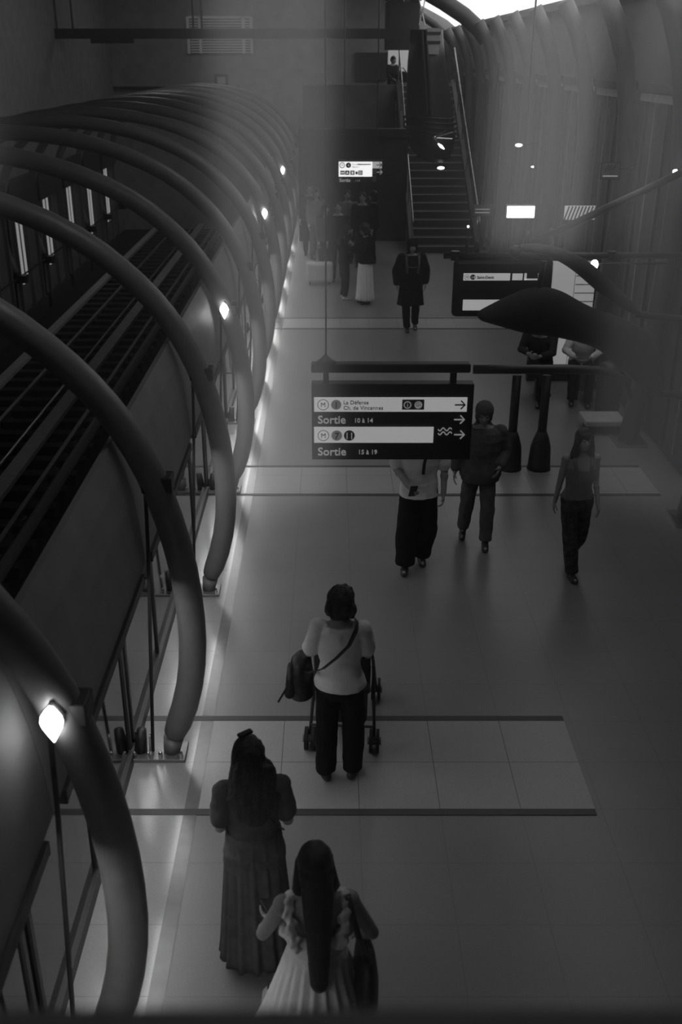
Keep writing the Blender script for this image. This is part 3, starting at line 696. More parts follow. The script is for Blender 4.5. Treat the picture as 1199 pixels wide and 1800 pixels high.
# second hanging sign on the right
K = SignBoard('direction_sign', 'dark rounded hanging sign with a white line 14 band, behind the curved duct', 'sign', 11.3, 880, 506)
K.rect('board', 799, 456, 966, 558, 'sign_dark', 0, .1, .05)
K.rect('white_band', 815, 480, 896, 492.5, 'sign_white', -.012, 0); K.rect('white_band', 901, 480.5, 918, 492, 'sign_white', -.012, 0)
K.rect('white_band', 814, 526.5, 880, 545, 'sign_white', -.012, 0)
K.rect('icon_frame', 922, 489.5, 949, 492, 'sign_white', -.012, 0); K.rect('icon_frame', 922, 480, 925, 492, 'sign_white', -.012, 0); K.rect('icon_frame', 946, 480, 949, 492, 'sign_white', -.012, 0)
metro_ring(K, 820.5, 486.5, 4.4, 'sign_text_dark', -.016); bullet(K, 831, 486.5, 4.6, '14', 'sign_text_dark', 'sign_text_light', -.016)
K.text('Saint-Denis', 838, 489, 4.6, 'sign_text_dark', -.016, bold=.001)
for px in (820, 945):
    a = K.p(px, 456); b_ = bm_new(); tube(b_, [(a[0], .05, a[1]-.02), (a[0], .05, a[1]+.22)], .015, 8); link('hanger', b_, 'metal_dark', K.t, loc=(0, 0, 0))

# overhead bar, strut and curved ducts on the right
t = thing('overhead_pipe', 'thin dark pipe running level across to the right wall', 'pipe', (0, 11.35, 0))
a, b = at(780, 449, 11.35), at(1215, 449, 11.35)
b_ = bm_new(); tube(b_, [(a.x, 0, a.z), (4.34, 0, a.z)], .035, 10); link('pipe', b_, 'metal_dark', t, True, loc=(0, 0, 0))
for px in (800, 1075):
    c = at(px, 449, 11.35); b_ = bm_new(); tube(b_, [(c.x, 0, c.z-.05), (c.x, 0, c.z+.05)], .05, 12); link('collar', b_, 'metal_dark', t, loc=(0, 0, 0))
t = thing('diagonal_strut', 'dark slanting strut rising to the right wall above the duct', 'strut', (0, 11.0, 0))
a, b = at(905, 442, 11.0), at(1199, 303, 11.0); d = (b-a)
b_ = bm_new(); tube(b_, [a-Vector((0, 11.0, 0)), b+d*.06-Vector((0, 11.0, 0))], .04, 10); link('rod', b_, 'metal_dark', t, True, loc=(0, 0, 0))
b_ = bm_new(); ball(b_, a-Vector((0, 11.0, 0)), .07); link('node', b_, 'metal_dark', t, True, loc=(0, 0, 0))
b_ = bm_new(); q = at(925, 436, 11.0); tube(b_, [q-Vector((0, 11.0, 0)), q+Vector((0, -11.0, .18))], [.05, .02], 10); link('clevis', b_, 'metal_dark', t, True, loc=(0, 0, 0))
def duct(name, label, Y, pts, dy=0.5):
    t = thing(name, label, 'duct', (0, Y, 0))
    P = []
    for (px, py, hw) in pts:
        c = at(px, py, Y); e = at(px, py+hw, Y); P.append((c.x, c.z, c.z-e.z))
    # swept flattened casing with its own depth
    b_ = bm_new(); seg = 18; rings = []
    n_ = len(P)
    for i, (x, z, r) in enumerate(P):
        tx = P[min(i+1, n_-1)][0]-P[max(i-1, 0)][0]; tz = P[min(i+1, n_-1)][1]-P[max(i-1, 0)][1]; L = math.hypot(tx, tz); nx, nz = -tz/L, tx/L
        rings.append([b_.verts.new((x+nx*r*math.cos(2*PI*j/seg), dy/2*math.sin(2*PI*j/seg), z+nz*r*math.cos(2*PI*j/seg))) for j in range(seg)])
    for a_, c_ in zip(rings, rings[1:]):
        for j in range(seg): b_.faces.new((a_[j], a_[(j+1) % seg], c_[(j+1) % seg], c_[j]))
    b_.faces.new(rings[0][::-1]); b_.faces.new(rings[-1])
    o = link('casing', b_, 'duct_dark', t, True, loc=(0, 0, 0)); m_ = o.modifiers.new('s', 'SUBSURF'); m_.levels = 2; m_.render_levels = 2
    return t, P
t, P = duct('curved_duct', 'slim dark duct curving down in an S toward the right wall', 10.6,
     [(912, 436, 6), (940, 436, 8), (970, 441, 10), (1003, 455, 13), (1033, 476, 15), (1062, 503, 15), (1092, 528, 12), (1124, 552, 6)], .3)
b_ = bm_new(); tube(b_, [(P[2][0], 0, P[2][1]), (P[2][0]+.1, .6, P[2][1]+.12)], .03, 8); link('bracket', b_, 'metal_dark', t, loc=(0, 0, 0))
b_ = bm_new(); tube(b_, [(P[-1][0]-.05, 0, P[-1][1]), (4.19, 0, P[-1][1]-.1)], .04, 8); link('wall_bracket', b_, 'metal_dark', t, loc=(0, 0, 0))
t, P = duct('curved_duct', 'broad dark duct sagging above the seated people', 10.2,
     [(838, 556, 5), (868, 552, 18), (905, 548, 34), (940, 545, 44), (972, 549, 42), (1005, 563, 34), (1045, 576, 30), (1082, 590, 34), (1112, 612, 40), (1140, 650, 30), (1160, 690, 12)], .35)
b_ = bm_new(); tube(b_, [(P[3][0], 0, P[3][1]), (P[3][0]+.05, 0, P[3][1]+.5)], .03, 8); link('hanger', b_, 'metal_dark', t, loc=(0, 0, 0))

b_ = bm_new(); tube(b_, [(P[-1][0]-.05, 0, P[-1][1]), (4.19, 0, P[-1][1]-.1)], .04, 8); link('wall_bracket', b_, 'metal_dark', t, loc=(0, 0, 0))
# leaning rail on two skirted posts
t = thing('leaning_rail', 'dark leaning rail on two posts with wide skirted bases', 'rail', (0, 11.6, 0))
pts = [at(832, 649, 11.6), at(900, 649, 11.6), at(1000, 649, 11.6), at(1050, 651, 11.6), at(1080, 657, 11.6), at(1100, 672, 11.6), at(1108, 700, 11.6)]
b_ = bm_new(); tube(b_, [p-Vector((0, 11.6, 0)) for p in pts], [.055]*5+[.05, .03], 14); link('top_rail', b_, 'metal_frame', t, True, loc=(0, 0, 0))
for px in (909, 962):
    c = at(px, 660, 11.6)
    b_ = bm_new(); tube(b_, [(c.x, 0, .3), (c.x, 0, c.z)], .055, 14); link('post', b_, 'metal_frame', t, True, loc=(0, 0, 0))
    b_ = bm_new(); loft(b_, [(c.x, 0, z, r, r) for z, r in ((.001, .15), (.05, .14), (.3, .125), (.42, .09), (.5, .058))], 20); link('skirt', b_, 'metal_frame', t, True, loc=(0, 0, 0))

# advertising case and bench at the right wall
t = thing('display_case', 'tall pale glowing display case standing behind the seated people', 'display case', (0, 15.3, 0))
a, b = at(944, 455, 15.3), at(1112, 600, 15.3)
zt = a.z; x0, x1 = a.x, min(b.x, 4.2)
b_ = bm_new(); bx(b_, x0, x1, 0, .12, .0, zt); link('body', b_, 'metal_frame', t, loc=(0, 0, 0))
def dc(px0, px1, z0, z1, m, nm):
    q0, q1 = at(px0, 500, 15.3).x, at(px1, 500, 15.3).x
    b_ = bm_new(); bx(b_, q0, min(q1, 4.2), -.02, 0, z0, z1); link(nm, b_, m, t, loc=(0, 0, 0))
dc(945, 955, .5, zt-.03, 'panel_lit', 'lit_panel'); dc(960, 1009, .25, zt-.03, 'panel_lit', 'lit_panel'); dc(1010.5, 1045, .25, zt-.03, 'panel_lit', 'lit_panel'); dc(1057, 1112, .25, zt-.03, 'panel_lit', 'lit_panel')
for j in range(4):
    z_ = zt-.25-.13*j; q0, q1 = at(1011, 500, 15.3).x, at(1045, 500, 15.3).x
    b_ = bm_new(); bx(b_, q0, q1, -.028, -.02, z_-.006, z_+.006); link('shelf_line', b_, 'sign_grey', t, loc=(0, 0, 0))
t = thing('steel_bench', 'dark bench along the display case with two people on it', 'bench', (0, 14.5, 0))
a = at(925, 660, 14.5)
b_ = bm_new(); bx(b_, a.x-.05, 4.0, -.22, .22, .41, .45); link('seat', b_, 'metal_dark', t, bevel=.012, loc=(0, 0, 0))
for x_ in (a.x+.2, 3.7):
    b_ = bm_new(); bx(b_, x_-.03, x_+.03, -.16, .16, 0, .41); link('leg', b_, 'metal_dark', t, loc=(0, 0, 0))
t = thing('bench_block', 'low pale block seat beside the right wall, behind the woman in the vest', 'bench', (0, 13.0, 0))
a, b = at(1022, 756, 13), at(1078, 770, 13)
b_ = bm_new(); bx(b_, a.x, b.x+.1, -.2, .25, .12, .2); link('seat', b_, 'box_pale', t, bevel=.02, loc=(0, 0, 0))
b_ = bm_new(); bx(b_, a.x+.06, b.x+.04, -.14, .2, 0, .12); link('plinth', b_, 'metal_frame', t, loc=(0, 0, 0))
t = thing('litter_bin', 'dark rounded bin against the right wall near the display case', 'bin', at(1092, 750, 13.3)*1.0)
t.location = (min(at(1090, 750, 13.3).x, 4.0), 13.7, 0)
b_ = bm_new(); loft(b_, [(0, 0, z, r, r) for z, r in ((0, .15), (.03, .17), (.6, .19), (.66, .18))], 24); link('body', b_, 'metal_frame', t, True, loc=(0, 0, 0))
b_ = bm_new(); loft(b_, [(0, 0, z, r, r) for z, r in ((.66, .19), (.7, .19), (.76, .13), (.78, .03))], 24); link('lid', b_, 'metal_dark', t, True, loc=(0, 0, 0))
t = thing('trolley_case', 'pale low luggage beside the distant crowd at the platform edge', 'luggage', (0, 0, 0))
g = ground(562, 500); t.location = (g.x, g.y, 0)
b_ = bm_new(); bx(b_, -.3, .3, -.15, .15, .08, .5); link('case', b_, 'box_pale', t, bevel=.05, loc=(0, 0, 0))
for x_ in (-.22, .22):
    b_ = bm_new(); tube(b_, [(x_-.015, 0, .05), (x_+.015, 0, .05)], .05, 12); link('wheel', b_, 'rubber', t, loc=(0, 0, 0))
b_ = bm_new(); tube(b_, [(-.1, .12, .48), (-.1, .12, .85), (.1, .12, .85), (.1, .12, .48)], .012, 8); link('handle', b_, 'metal_dark', t, loc=(0, 0, 0))
# ------------------------------------------------------------------ people
def R3(rx=0, ry=0, rz=0):
    return Matrix.Rotation(rz, 3, 'Z') @ Matrix.Rotation(ry, 3, 'Y') @ Matrix.Rotation(rx, 3, 'X')
def hand(bm, wrist, d, palm_n, side, curl=.5, s=1.0, grip=False):
    """Palm, four unequal fingers with three segments, and a thumb from the side of the palm. side=+1: thumb toward d x n."""
    d = d.normalized(); n = (palm_n - d*palm_n.dot(d)).normalized(); t = d.cross(n).normalized()*side
    w_ = Vector(wrist)
    R = Matrix((t, d, n)).transposed()
    ball(bm, w_+d*.045*s, (.040*s, .050*s, .015*s), R, 14)
    ball(bm, w_+d*.012*s, (.028*s, .030*s, .018*s), R, 12)
    for i, (off, L) in enumerate(((.028, .072), (.010, .080), (-.009, .074), (-.027, .058))):
        p = w_ + d*.082*s + t*off*s; ang = .12
        for q, f in enumerate((.45, .32, .23)):
            ang += curl*(.9 if q else .6)
            dd = d*math.cos(ang)+n*math.sin(ang); e = p+dd*L*f*s
            cap(bm, p, e, (.0092-.0008*q)*s, (.0085-.0008*q)*s, 8); p = e
    p = w_+d*.03*s+t*.034*s
    dd = (t*.75+d*.6+n*.35).normalized(); e = p+dd*.036*s; cap(bm, p, e, .012*s, .0105*s, 8)
    dd = (t*.25+d*.85+n*.5).normalized(); cap(bm, e, e+dd*.03*s, .0105*s, .0088*s, 8)
    cap(bm, w_+d*.02*s+t*.014*s, p, .014*s, .012*s, 8)

TORSO_F = [(.80, .120, .085, 0), (.88, .170, .112, -.01), (.95, .168, .112, -.01), (1.03, .140, .095, 0), (1.10, .130, .090, .005), (1.20, .146, .105, .012), (1.30, .158, .105, .006), (1.37, .158, .088, -.004), (1.42, .115, .070, -.01), (1.46, .055, .055, -.01)]
TORSO_M = [(.80, .120, .085, 0), (.88, .160, .110, 0), (.95, .160, .112, 0), (1.03, .155, .108, 0), (1.10, .155, .106, .005), (1.20, .172, .116, .008), (1.30, .190, .118, .004), (1.38, .192, .098, -.004), (1.43, .130, .076, -.01), (1.47, .062, .060, -.01)]
class Person:
    def __init__(s, label, loc, rz, h=1.65, sex='f', hip=(0, 0, .92), lean=0.0, turn=0.0, side=0.0, head=(0, 0, 0), arms=None, legs=None, voxel=.009,
                 curl=.35, palms=None, group=None):
        s.s = h/1.70; s.loc = Vector(loc); s.rz = rz
        s.root = thing('person', label, 'person', loc, rz, group); s.v = voxel
        s.root.scale = (s.s,)*3
        s.hip = Vector(hip); s.R = R3(-lean, side, turn); s.sex = sex
        s.prof = TORSO_F if sex == 'f' else TORSO_M
        sw = .165 if sex == 'f' else .195
        s.sh = {-1: s.U((-sw, -.01, 1.385)), 1: s.U((sw, -.01, 1.385))}
        s.neck = s.U((0, -.01, 1.44)); s.HR = s.R @ R3(head[0], head[1], head[2])
        s.hc = s.neck + s.R @ Vector((0, .0, .055)) + s.HR @ Vector((0, .022, .105))
        arms = arms or {}; legs = legs or {}; s.el, s.wr, s.kn, s.an, s.toe = {}, {}, {}, {}, {}
        for k_ in (-1, 1):
            a = arms.get(k_, ((k_*(sw+.03), -.03, 1.11), (k_*(sw+.04), .03, .86)))
            s.el[k_], s.wr[k_] = Vector(a[0]), Vector(a[1])
            l = legs.get(k_, ((k_*.10, .02, .49), (k_*.105, -.02, .085), (0, 1)))
            s.kn[k_], s.an[k_], s.toe[k_] = Vector(l[0]), Vector(l[1]), Vector((l[2][0], l[2][1], l[2][2] if len(l[2]) > 2 else 0)).normalized()
        s.hj = {k_: s.hip + Vector((k_*.088, 0, -.02)) for k_ in (-1, 1)}
        # body: one continuous skin
        b_ = bm_new()
        X = Matrix.Translation(s.hip) @ s.R.to_4x4() @ Matrix.Translation((0, 0, -.92))
        loft(b_, [(0, y, z, rx, ry) for z, rx, ry, y in s.prof], 24, X)
        cap(b_, s.neck-s.R@Vector((0, 0, .03)), s.hc-s.HR@Vector((0, .02, .05)), .052, .048)
        H = lambda v: s.hc + s.HR @ Vector(v)
        ball(b_, H((0, -.012, .022)), (.074, .092, .090), s.HR, 20)
        ball(b_, H((0, .022, -.03)), (.060, .068, .082), s.HR, 18)
        ball(b_, H((0, .055, -.085)), (.030, .026, .022), s.HR, 12)
        cap(b_, H((0, .084, .005)), H((0, .104, -.03)), .009, .014, 8)
        for k_ in (-1, 1):
            ball(b_, H((k_*.013, .094, -.034)), (.008, .008, .007), None, 8)
            ball(b_, H((k_*.030, .076, .016)), (.022, .012, .008), s.HR, 10)
            ball(b_, H((k_*.076, -.005, -.012)), (.010, .020, .032), s.HR, 10)
            ball(b_, H((k_*.036, .06, -.03)), (.022, .02, .02), s.HR, 10)
        ball(b_, H((0, .088, -.056)), (.022, .009, .005), s.HR, 10); ball(b_, H((0, .086, -.065)), (.019, .009, .006), s.HR, 10)
        ra = (.047, .036, .034, .024) if sex == 'f' else (.055, .042, .040, .028)
        for k_ in (-1, 1):
            ball(b_, s.sh[k_], ra[0]*1.15)
            cap(b_, s.sh[k_], s.el[k_], ra[0], ra[1]); cap(b_, s.el[k_], s.wr[k_], ra[2], ra[3])
            m1 = s.el[k_].lerp(s.wr[k_], .3); ball(b_, m1, ra[2]*1.1)
            cap(b_, s.hj[k_], s.kn[k_], .083, .052); cap(b_, s.kn[k_], s.an[k_], .050, .034)
            ball(b_, s.kn[k_].lerp(s.an[k_], .28)+Vector((0, -.012, 0)), (.052, .054, .09))
            cap(b_, s.an[k_]-s.toe[k_]*.03+Vector((0, 0, -.035)), s.an[k_]+s.toe[k_]*.13+Vector((0, 0, -.055)), .032, .025)
            d = (s.wr[k_]-s.el[k_]).normalized()
            pn = Vector((-k_, 0, 0)) if not palms or k_ not in palms else Vector(palms[k_])
            # thumb on the forward or upper side
            n = (pn-d*pn.dot(d)).normalized(); tt = d.cross(n)
            ref = Vector((0, .8, .6)); sd = 1 if tt.dot(ref) > 0 else -1
            hand(b_, s.wr[k_], d, pn, sd, curl)
        s.body = remeshed('body', b_, 'skin', s.root, voxel, sm=3)
        if voxel < .012:
            for k_ in (-1, 1):
                b_ = bm_new(); ball(b_, H((k_*.030, .079, .002)), (.0105, .006, .0055), s.HR, 12); link('eye', b_, 'plastic_black', s.root, True, loc=(0, 0, 0))
    def U(s, p): return s.hip + s.R @ (Vector(p)-Vector((0, 0, .92)))
    def X(s): return Matrix.Translation(s.hip) @ s.R.to_4x4() @ Matrix.Translation((0, 0, -.92))
    def H(s, v): return s.hc + s.HR @ Vector(v)
    def W(s, p): return s.root.location + Matrix.Rotation(s.rz, 3, 'Z') @ (Vector(p)*s.s)
    def top(s, m, z0=.9, infl=.014, sleeve=1.0, name='top', z1=1.43, flare=0.0, wide=.012, strap=False):
        b_ = bm_new(); rings = []
        for z, rx, ry, y in s.prof:
            if z < z0-.001 or z > z1: continue
            f = flare*max(0, (1.1-z)/.3)
            rings.append((0, y, z, rx+infl+f, ry+infl+f))
        r0 = rings[0]
        rings.insert(0, (0, r0[1], z0, r0[3]+flare*.3, r0[4]+flare*.3)) if r0[2] > z0+.01 else None
        loft(b_, rings, 24, s.X())
        if not strap:
            for k_ in (-1, 1):
                if sleeve > 0:
                    ball(b_, s.sh[k_], .062 if s.sex == 'f' else .072)
                    cap(b_, s.U((k_*.08, -.01, 1.39)), s.sh[k_], .05, .055)
                    e = s.sh[k_].lerp(s.el[k_], min(1, sleeve*2)) if sleeve < .5 else s.el[k_]
                    cap(b_, s.sh[k_], e, .047+wide+.006, .040+wide+(.012 if sleeve < .5 else 0))
                    if sleeve > .5: cap(b_, s.el[k_], s.el[k_].lerp(s.wr[k_], (sleeve-.5)*2*.95), .038+wide, .028+wide)
        return remeshed(name, b_, m, s.root, max(s.v, .009), wob=.008, wscale=9, wdir=1.4, sm=3)
    def trousers(s, m, infl=.014, wide=0.0, z1=1.0, name='trousers', length=1.0):
        b_ = bm_new()
        rings = [(0, y, z, rx+infl, ry+infl) for z, rx, ry, y in s.prof if z <= z1]
        loft(b_, rings, 24, s.X())
        for k_ in (-1, 1):
            cap(b_, s.hj[k_], s.kn[k_], .083+infl, .052+infl+wide*.8)
            e = s.kn[k_].lerp(s.an[k_], length); n_ = 6
            tube(b_, [s.kn[k_], e], [.054+infl+wide*.8, .040+infl+wide], 18); ball(b_, s.kn[k_], .053+infl+wide*.8)
        return remeshed(name, b_, m, s.root, max(s.v, .009), wob=.010, wscale=8, wdir=.8, sm=3)
    def skirt(s, m, z_top, z_bot, r_top, r_bot, fold=18, amp=.09, name='skirt', ratio=.8, y0=0.0, layers=1, seg=144):
        b_ = bm_new(); rings = []; n_ = 14
        for i in range(n_+1):
            f = i/n_; z = z_bot+(z_top-z_bot)*f; r = r_bot+(r_top-r_bot)*f**.8
            rings.append((s.hip.x, y0+s.hip.y, z, r, r*ratio+.0, amp*(1-f)**.6))
        loft(b_, rings, seg, None, fold)
        return link(name, b_, m, s.root, True, loc=(0, 0, 0))
    def shoes(s, m='shoe_dark', L=1.0):
        for k_ in (-1, 1):
            b_ = bm_new(); a = s.an[k_]; t = s.toe[k_]; base = a.z-.085
            R = Matrix((Vector((t.y, -t.x, 0)).normalized() if abs(t.z) < .95 else Vector((1, 0, 0)), t, Vector((0, 0, 1)))).transposed()
            up = Vector((0, 0, 1))
            ball(b_, a-t*.025+up*(-.045), (.040, .052, .042), R, 14)
            ball(b_, a+t*.06*L+up*(-.052), (.044, .085*L, .034), R, 14)
            ball(b_, a+t*.115*L+up*(-.060), (.042, .055, .026), R, 14)
            cap(b_, a+up*-.05, a+up*-.01, .043, .040)
            o = remeshed('shoe', b_, m, s.root, max(.008, s.v), sm=2)
    def hair(s, kind, m='hair_dark', name='hair'):
        b_ = bm_new(); H = s.H; w_ = .010
        if kind == 'short':
            ball(b_, H((0, -.022, .032)), (.084, .098, .094), s.HR, 20); ball(b_, H((0, -.05, -.02)), (.072, .06, .07), s.HR)
        elif kind == 'bob':
            ball(b_, H((0, -.022, .030)), (.104, .110, .100), s.HR, 20)
            ball(b_, H((0, -.045, -.045)), (.122, .090, .090), s.HR); w_ = .016
            for k_ in (-1, 1): ball(b_, H((k_*.075, -.005, -.06)), (.036, .058, .075), s.HR)
            ball(b_, H((0, -.07, -.085)), (.085, .05, .05), s.HR)
        elif kind in ('long', 'wavy', 'waist'):
            ball(b_, H((0, -.020, .032)), (.088, .102, .096), s.HR, 20)
            ball(b_, H((0, -.055, -.03)), (.088, .066, .09), s.HR)
            zl = {'long': -.26, 'wavy': -.30, 'waist': -.60}[kind]; wd = {'long': .085, 'wavy': .125, 'waist': .082}[kind]
            a = H((0, -.075, -.08)); c = s.U((0, -.125, 1.33)); e = s.U((.0, -.150 if kind != 'waist' else -.155, 1.70+zl-.10))
            n_ = 20
            for i in range(n_+1):
                f = i/n_; p = a.lerp(c, f*2) if f < .5 else c.lerp(e, (f-.5)*2)
                r = wd*(1-.5*max(0, f-.55)) * (1.0+(.06*math.sin(f*9) if kind == 'wavy' else 0))
                if kind == 'waist' : r = wd*(1-.42*f**1.5)
                ball(b_, p, (r, .042, .065), None, 14)
            for k_ in (-1, 1):
                cap(b_, H((k_*.070, .01, .02)), H((k_*.085, .0, -.13)), .026, .034)
                if kind == 'wavy':
                    cap(b_, H((k_*.085, -.01, -.08)), H((k_*.115, -.03, -.22)), .045, .05)
                    ball(b_, H((k_*.10, -.05, -.26)), .055)
                if kind == 'long': cap(b_, H((k_*.085, 0, -.12)), s.U((k_*.10, .02, 1.33)), .034, .026)
            w_ = .004 if kind == 'waist' else .010
        elif kind == 'hood':
            ball(b_, H((0, -.03, .03)), (.105, .115, .115), s.HR, 20); ball(b_, H((0, -.05, -.06)), (.10, .09, .10), s.HR)
            ball(b_, s.neck+Vector((0, -.03, 0)), (.11, .09, .06)); w_ = .004
        elif kind == 'bangs':
            ball(b_, H((0, -.018, .036)), (.090, .104, .098), s.HR, 20)
            ball(b_, H((0, .05, .062)), (.066, .045, .032), s.HR)
            for k_ in (-1, 1):
                cap(b_, H((k_*.078, .01, .03)), H((k_*.092, .01, -.14)), .030, .042); cap(b_, H((k_*.09, 0, -.12)), s.U((k_*.11, .0, 1.36)), .04, .03)
            ball(b_, H((0, -.06, -.08)), (.09, .06, .14), s.HR); w_ = .012
        o = remeshed(name, b_, m, s.root, max(s.v, .009), wob=w_, wscale=26, wdir=.35, sm=3)
        return o
def ribbon(b_, pts, w_=.03, th=.004, n=None):
    """Flat strap along points, facing n."""
    tube(b_, pts, [w_/2]*len(pts), 8, True, th/(w_/2))

# 1 woman with the pushchair
g = ground(597, 1368)
p = Person('woman in a white blouse and black trousers pushing a pushchair, seen from behind', (g.x, g.y, 0), -.06, 1.53,
    arms={-1: ((-.235, .03, 1.15), (-.165, .27, 1.02)), 1: ((.205, .05, 1.14), (.16, .29, 1.02))}, lean=.04, head=(-.18, .03, 0),
    legs={-1: ((-.105, .02, .49), (-.11, -.0, .085), (-.35, 1)), 1: ((.105, .03, .49), (.10, .03, .085), (.3, 1))}, palms={-1: (0, 0, -1), 1: (0, 0, -1)}, curl=.9)
p.top('cloth_white', .90, .024, .38, 'blouse', flare=.012, wide=.018)
p.trousers('cloth_black', .018, .022, 1.0)
p.shoes('shoe_dark'); p.hair('bob', 'hair_dark')
P1 = p
W = p.W
t = thing('shoulder_bag', 'black shoulder bag hanging at the hip of the woman in the white blouse', 'bag', W((-.30, .06, .93)), p.rz)
b_ = bm_new(); loft(b_, [(0, 0, z, r, q) for z, r, q in ((-.17, .06, .05), (-.15, .085, .11), (0, .085, .125), (.12, .07, .11), (.15, .04, .08))], 20); link('bag_body', b_, 'leather_black', t, True, loc=(0, 0, 0))
b_ = bm_new(); cap(b_, (-.06, -.05, .10), (-.075, -.09, -.10), .03, .035); link('side_pocket', b_, 'leather_black', t, True, loc=(0, 0, 0))
b_ = bm_new(); tube(b_, [(-.07, -.08, .05), (-.10, -.10, -.06), (-.15, -.12, -.15)], .007, 6); link('loose_strap', b_, 'leather_black', t, True, loc=(0, 0, 0))
off = lambda q: (Vector(q)-Vector((-.30, .06, .93)))*p.s
b_ = bm_new(); pts = [off(q) for q in ((-.27, .0, 1.03), (-.215, -.10, 1.06), (-.12, -.155, 1.13), (-.02, -.160, 1.23), (.07, -.145, 1.33), (.12, -.09, 1.43), (.125, -.01, 1.455), (.11, .09, 1.40))]
ribbon(b_, pts, .065, .005); link('strap', b_, 'leather_black', t, True, loc=(0, 0, 0))

# pushchair
t = thing('pushchair', 'dark folding pushchair in front of the woman in the white blouse', 'pushchair', W((0, .50, 0)), p.rz)
for x_ in (-.24, .24):
    b_ = bm_new(); tube(b_, [(x_, -.12, .09), (x_*.9, .25, .55), (x_*.85, .28, .6)], .012, 8); link('rear_leg', b_, 'metal_frame', t, True, loc=(0, 0, 0))
    b_ = bm_new(); tube(b_, [(x_, .55, .09), (x_*.9, .15, .62), (x_*.75, -.12, .98)], .013, 8); link('front_leg', b_, 'metal_frame', t, True, loc=(0, 0, 0))
    for y_ in (-.12, .55):
        b_ = bm_new()
        for dx in (-.025, .025):
            tube(b_, [(x_+dx-.012, y_, .09), (x_+dx+.012, y_, .09)], .088, 24)
        w0 = link('wheel', b_, 'rubber', t, loc=(0, 0, 0))
        b_ = bm_new(); tube(b_, [(x_-.05, y_, .09), (x_+.05, y_, .09)], .03, 14); link('hub', b_, 'metal_tube', w0, loc=(0, 0, 0))
b_ = bm_new(); tube(b_, [(-.18, -.12, .98), (-.16, -.13, .995), (.16, -.13, .995), (.18, -.12, .98)], .015, 10); link('handle', b_, 'rubber', t, True, loc=(0, 0, 0))
b_ = bm_new(); box(b_, (0, .2, .42), (.40, .36, .04)); box(b_, (0, .06, .66), (.40, .05, .5), rx=.35); link('seat', b_, 'cloth_dark', t, bevel=.015, loc=(0, 0, 0))
b_ = bm_new(); tube(b_, [(-.23, -.1, .2), (.23, -.1, .2)], .01, 8); link('crossbar', b_, 'metal_frame', t, loc=(0, 0, 0))
b_ = bm_new()
for i in range(9):
    pass
pts_ = [(.22*math.cos(PI*i/10), .22*math.sin(PI*i/10)) for i in range(11)]
rows = [[b_.verts.new((x_, .08+a_*.28*math.cos(j*.3), .78+a_*.24+.02*j)) for x_, a_ in pts_] for j in range(5)]
for r0, r1 in zip(rows, rows[1:]):
    for i in range(10): b_.faces.new((r0[i], r0[i+1], r1[i+1], r1[i]))
o = link('canopy', b_, 'cloth_dark', t, True, loc=(0, 0, 0)); q = o.modifiers.new('s', 'SOLIDIFY'); q.thickness = .01
b_ = bm_new(); box(b_, (0, .18, .22), (.36, .38, .14)); link('basket', b_, 'cloth_dark', t, bevel=.03, loc=(0, 0, 0))

# 2 woman in the long grey dress
g = ground(455, 1688)
p = Person('woman with wavy brown hair in a long grey dress, seen from behind', (g.x, g.y, 0), .16, 1.53,
    arms={-1: ((-.195, -.0, 1.12), (-.12, .20, 1.12)), 1: ((.205, .0, 1.12), (.12, .22, 1.13))}, head=(-.25, 0, .25), curl=.7, palms={-1: (0, 0, 1), 1: (0, 0, 1)},
    legs={-1: ((-.10, .02, .49), (-.10, -.0, .085), (-.2, 1)), 1: ((.10, .03, .49), (.09, .03, .085), (.2, 1))})
p.top('cloth_grey', .82, .020, .0, 'dress_top', z1=1.44, strap=False)
p.skirt('cloth_grey', 1.08, .10, .165, .235, 15, .07, 'dress_skirt', .82)
for k_ in (-1, 1):
    b_ = bm_new(); cap(b_, p.sh[k_], p.sh[k_].lerp(p.el[k_], .7), .064, .070); ball(b_, p.sh[k_], .070); cap(b_, p.U((k_*.09, -.01, 1.38)), p.sh[k_], .06, .07)
    remeshed('puffed_sleeve', b_, 'cloth_grey', p.root, .01, wob=.008, wscale=12, sm=3)
p.shoes('shoe_light'); p.hair('wavy', 'hair_brown')
b_ = bm_new(); box(b_, p.H((-.01, -.03, .145)), (.09, .035, .02), rz=.5); link('hair_clip', b_, 'plastic_black', p.root, bevel=.006, loc=(0, 0, 0))
b_ = bm_new(); ribbon(b_, [p.U(q) for q in ((-.05, -.115, 1.42), (.05, -.145, 1.32), (.13, -.13, 1.2), (.175, -.06, 1.1))], .014, .004); link('bag_strap', b_, 'leather_black', p.root, True, loc=(0, 0, 0))
P2 = p
t = thing('handbag', 'small pale handbag on the floor by the grey dress', 'bag', (g.x+.12, g.y-.30, 0), .3)
b_ = bm_new(); loft(b_, [(0, 0, z, r, q) for z, r, q in ((0.004, .075, .045), (.02, .09, .055), (.12, .08, .05), (.15, .06, .02))], 20); link('bag_body', b_, 'box_pale', t, True, loc=(0, 0, 0))
b_ = bm_new(); tube(b_, [(-.05, 0, .14), (-.04, 0, .2), (.04, 0, .2), (.05, 0, .14)], .006, 8); link('handle', b_, 'leather_black', t, True, loc=(0, 0, 0))

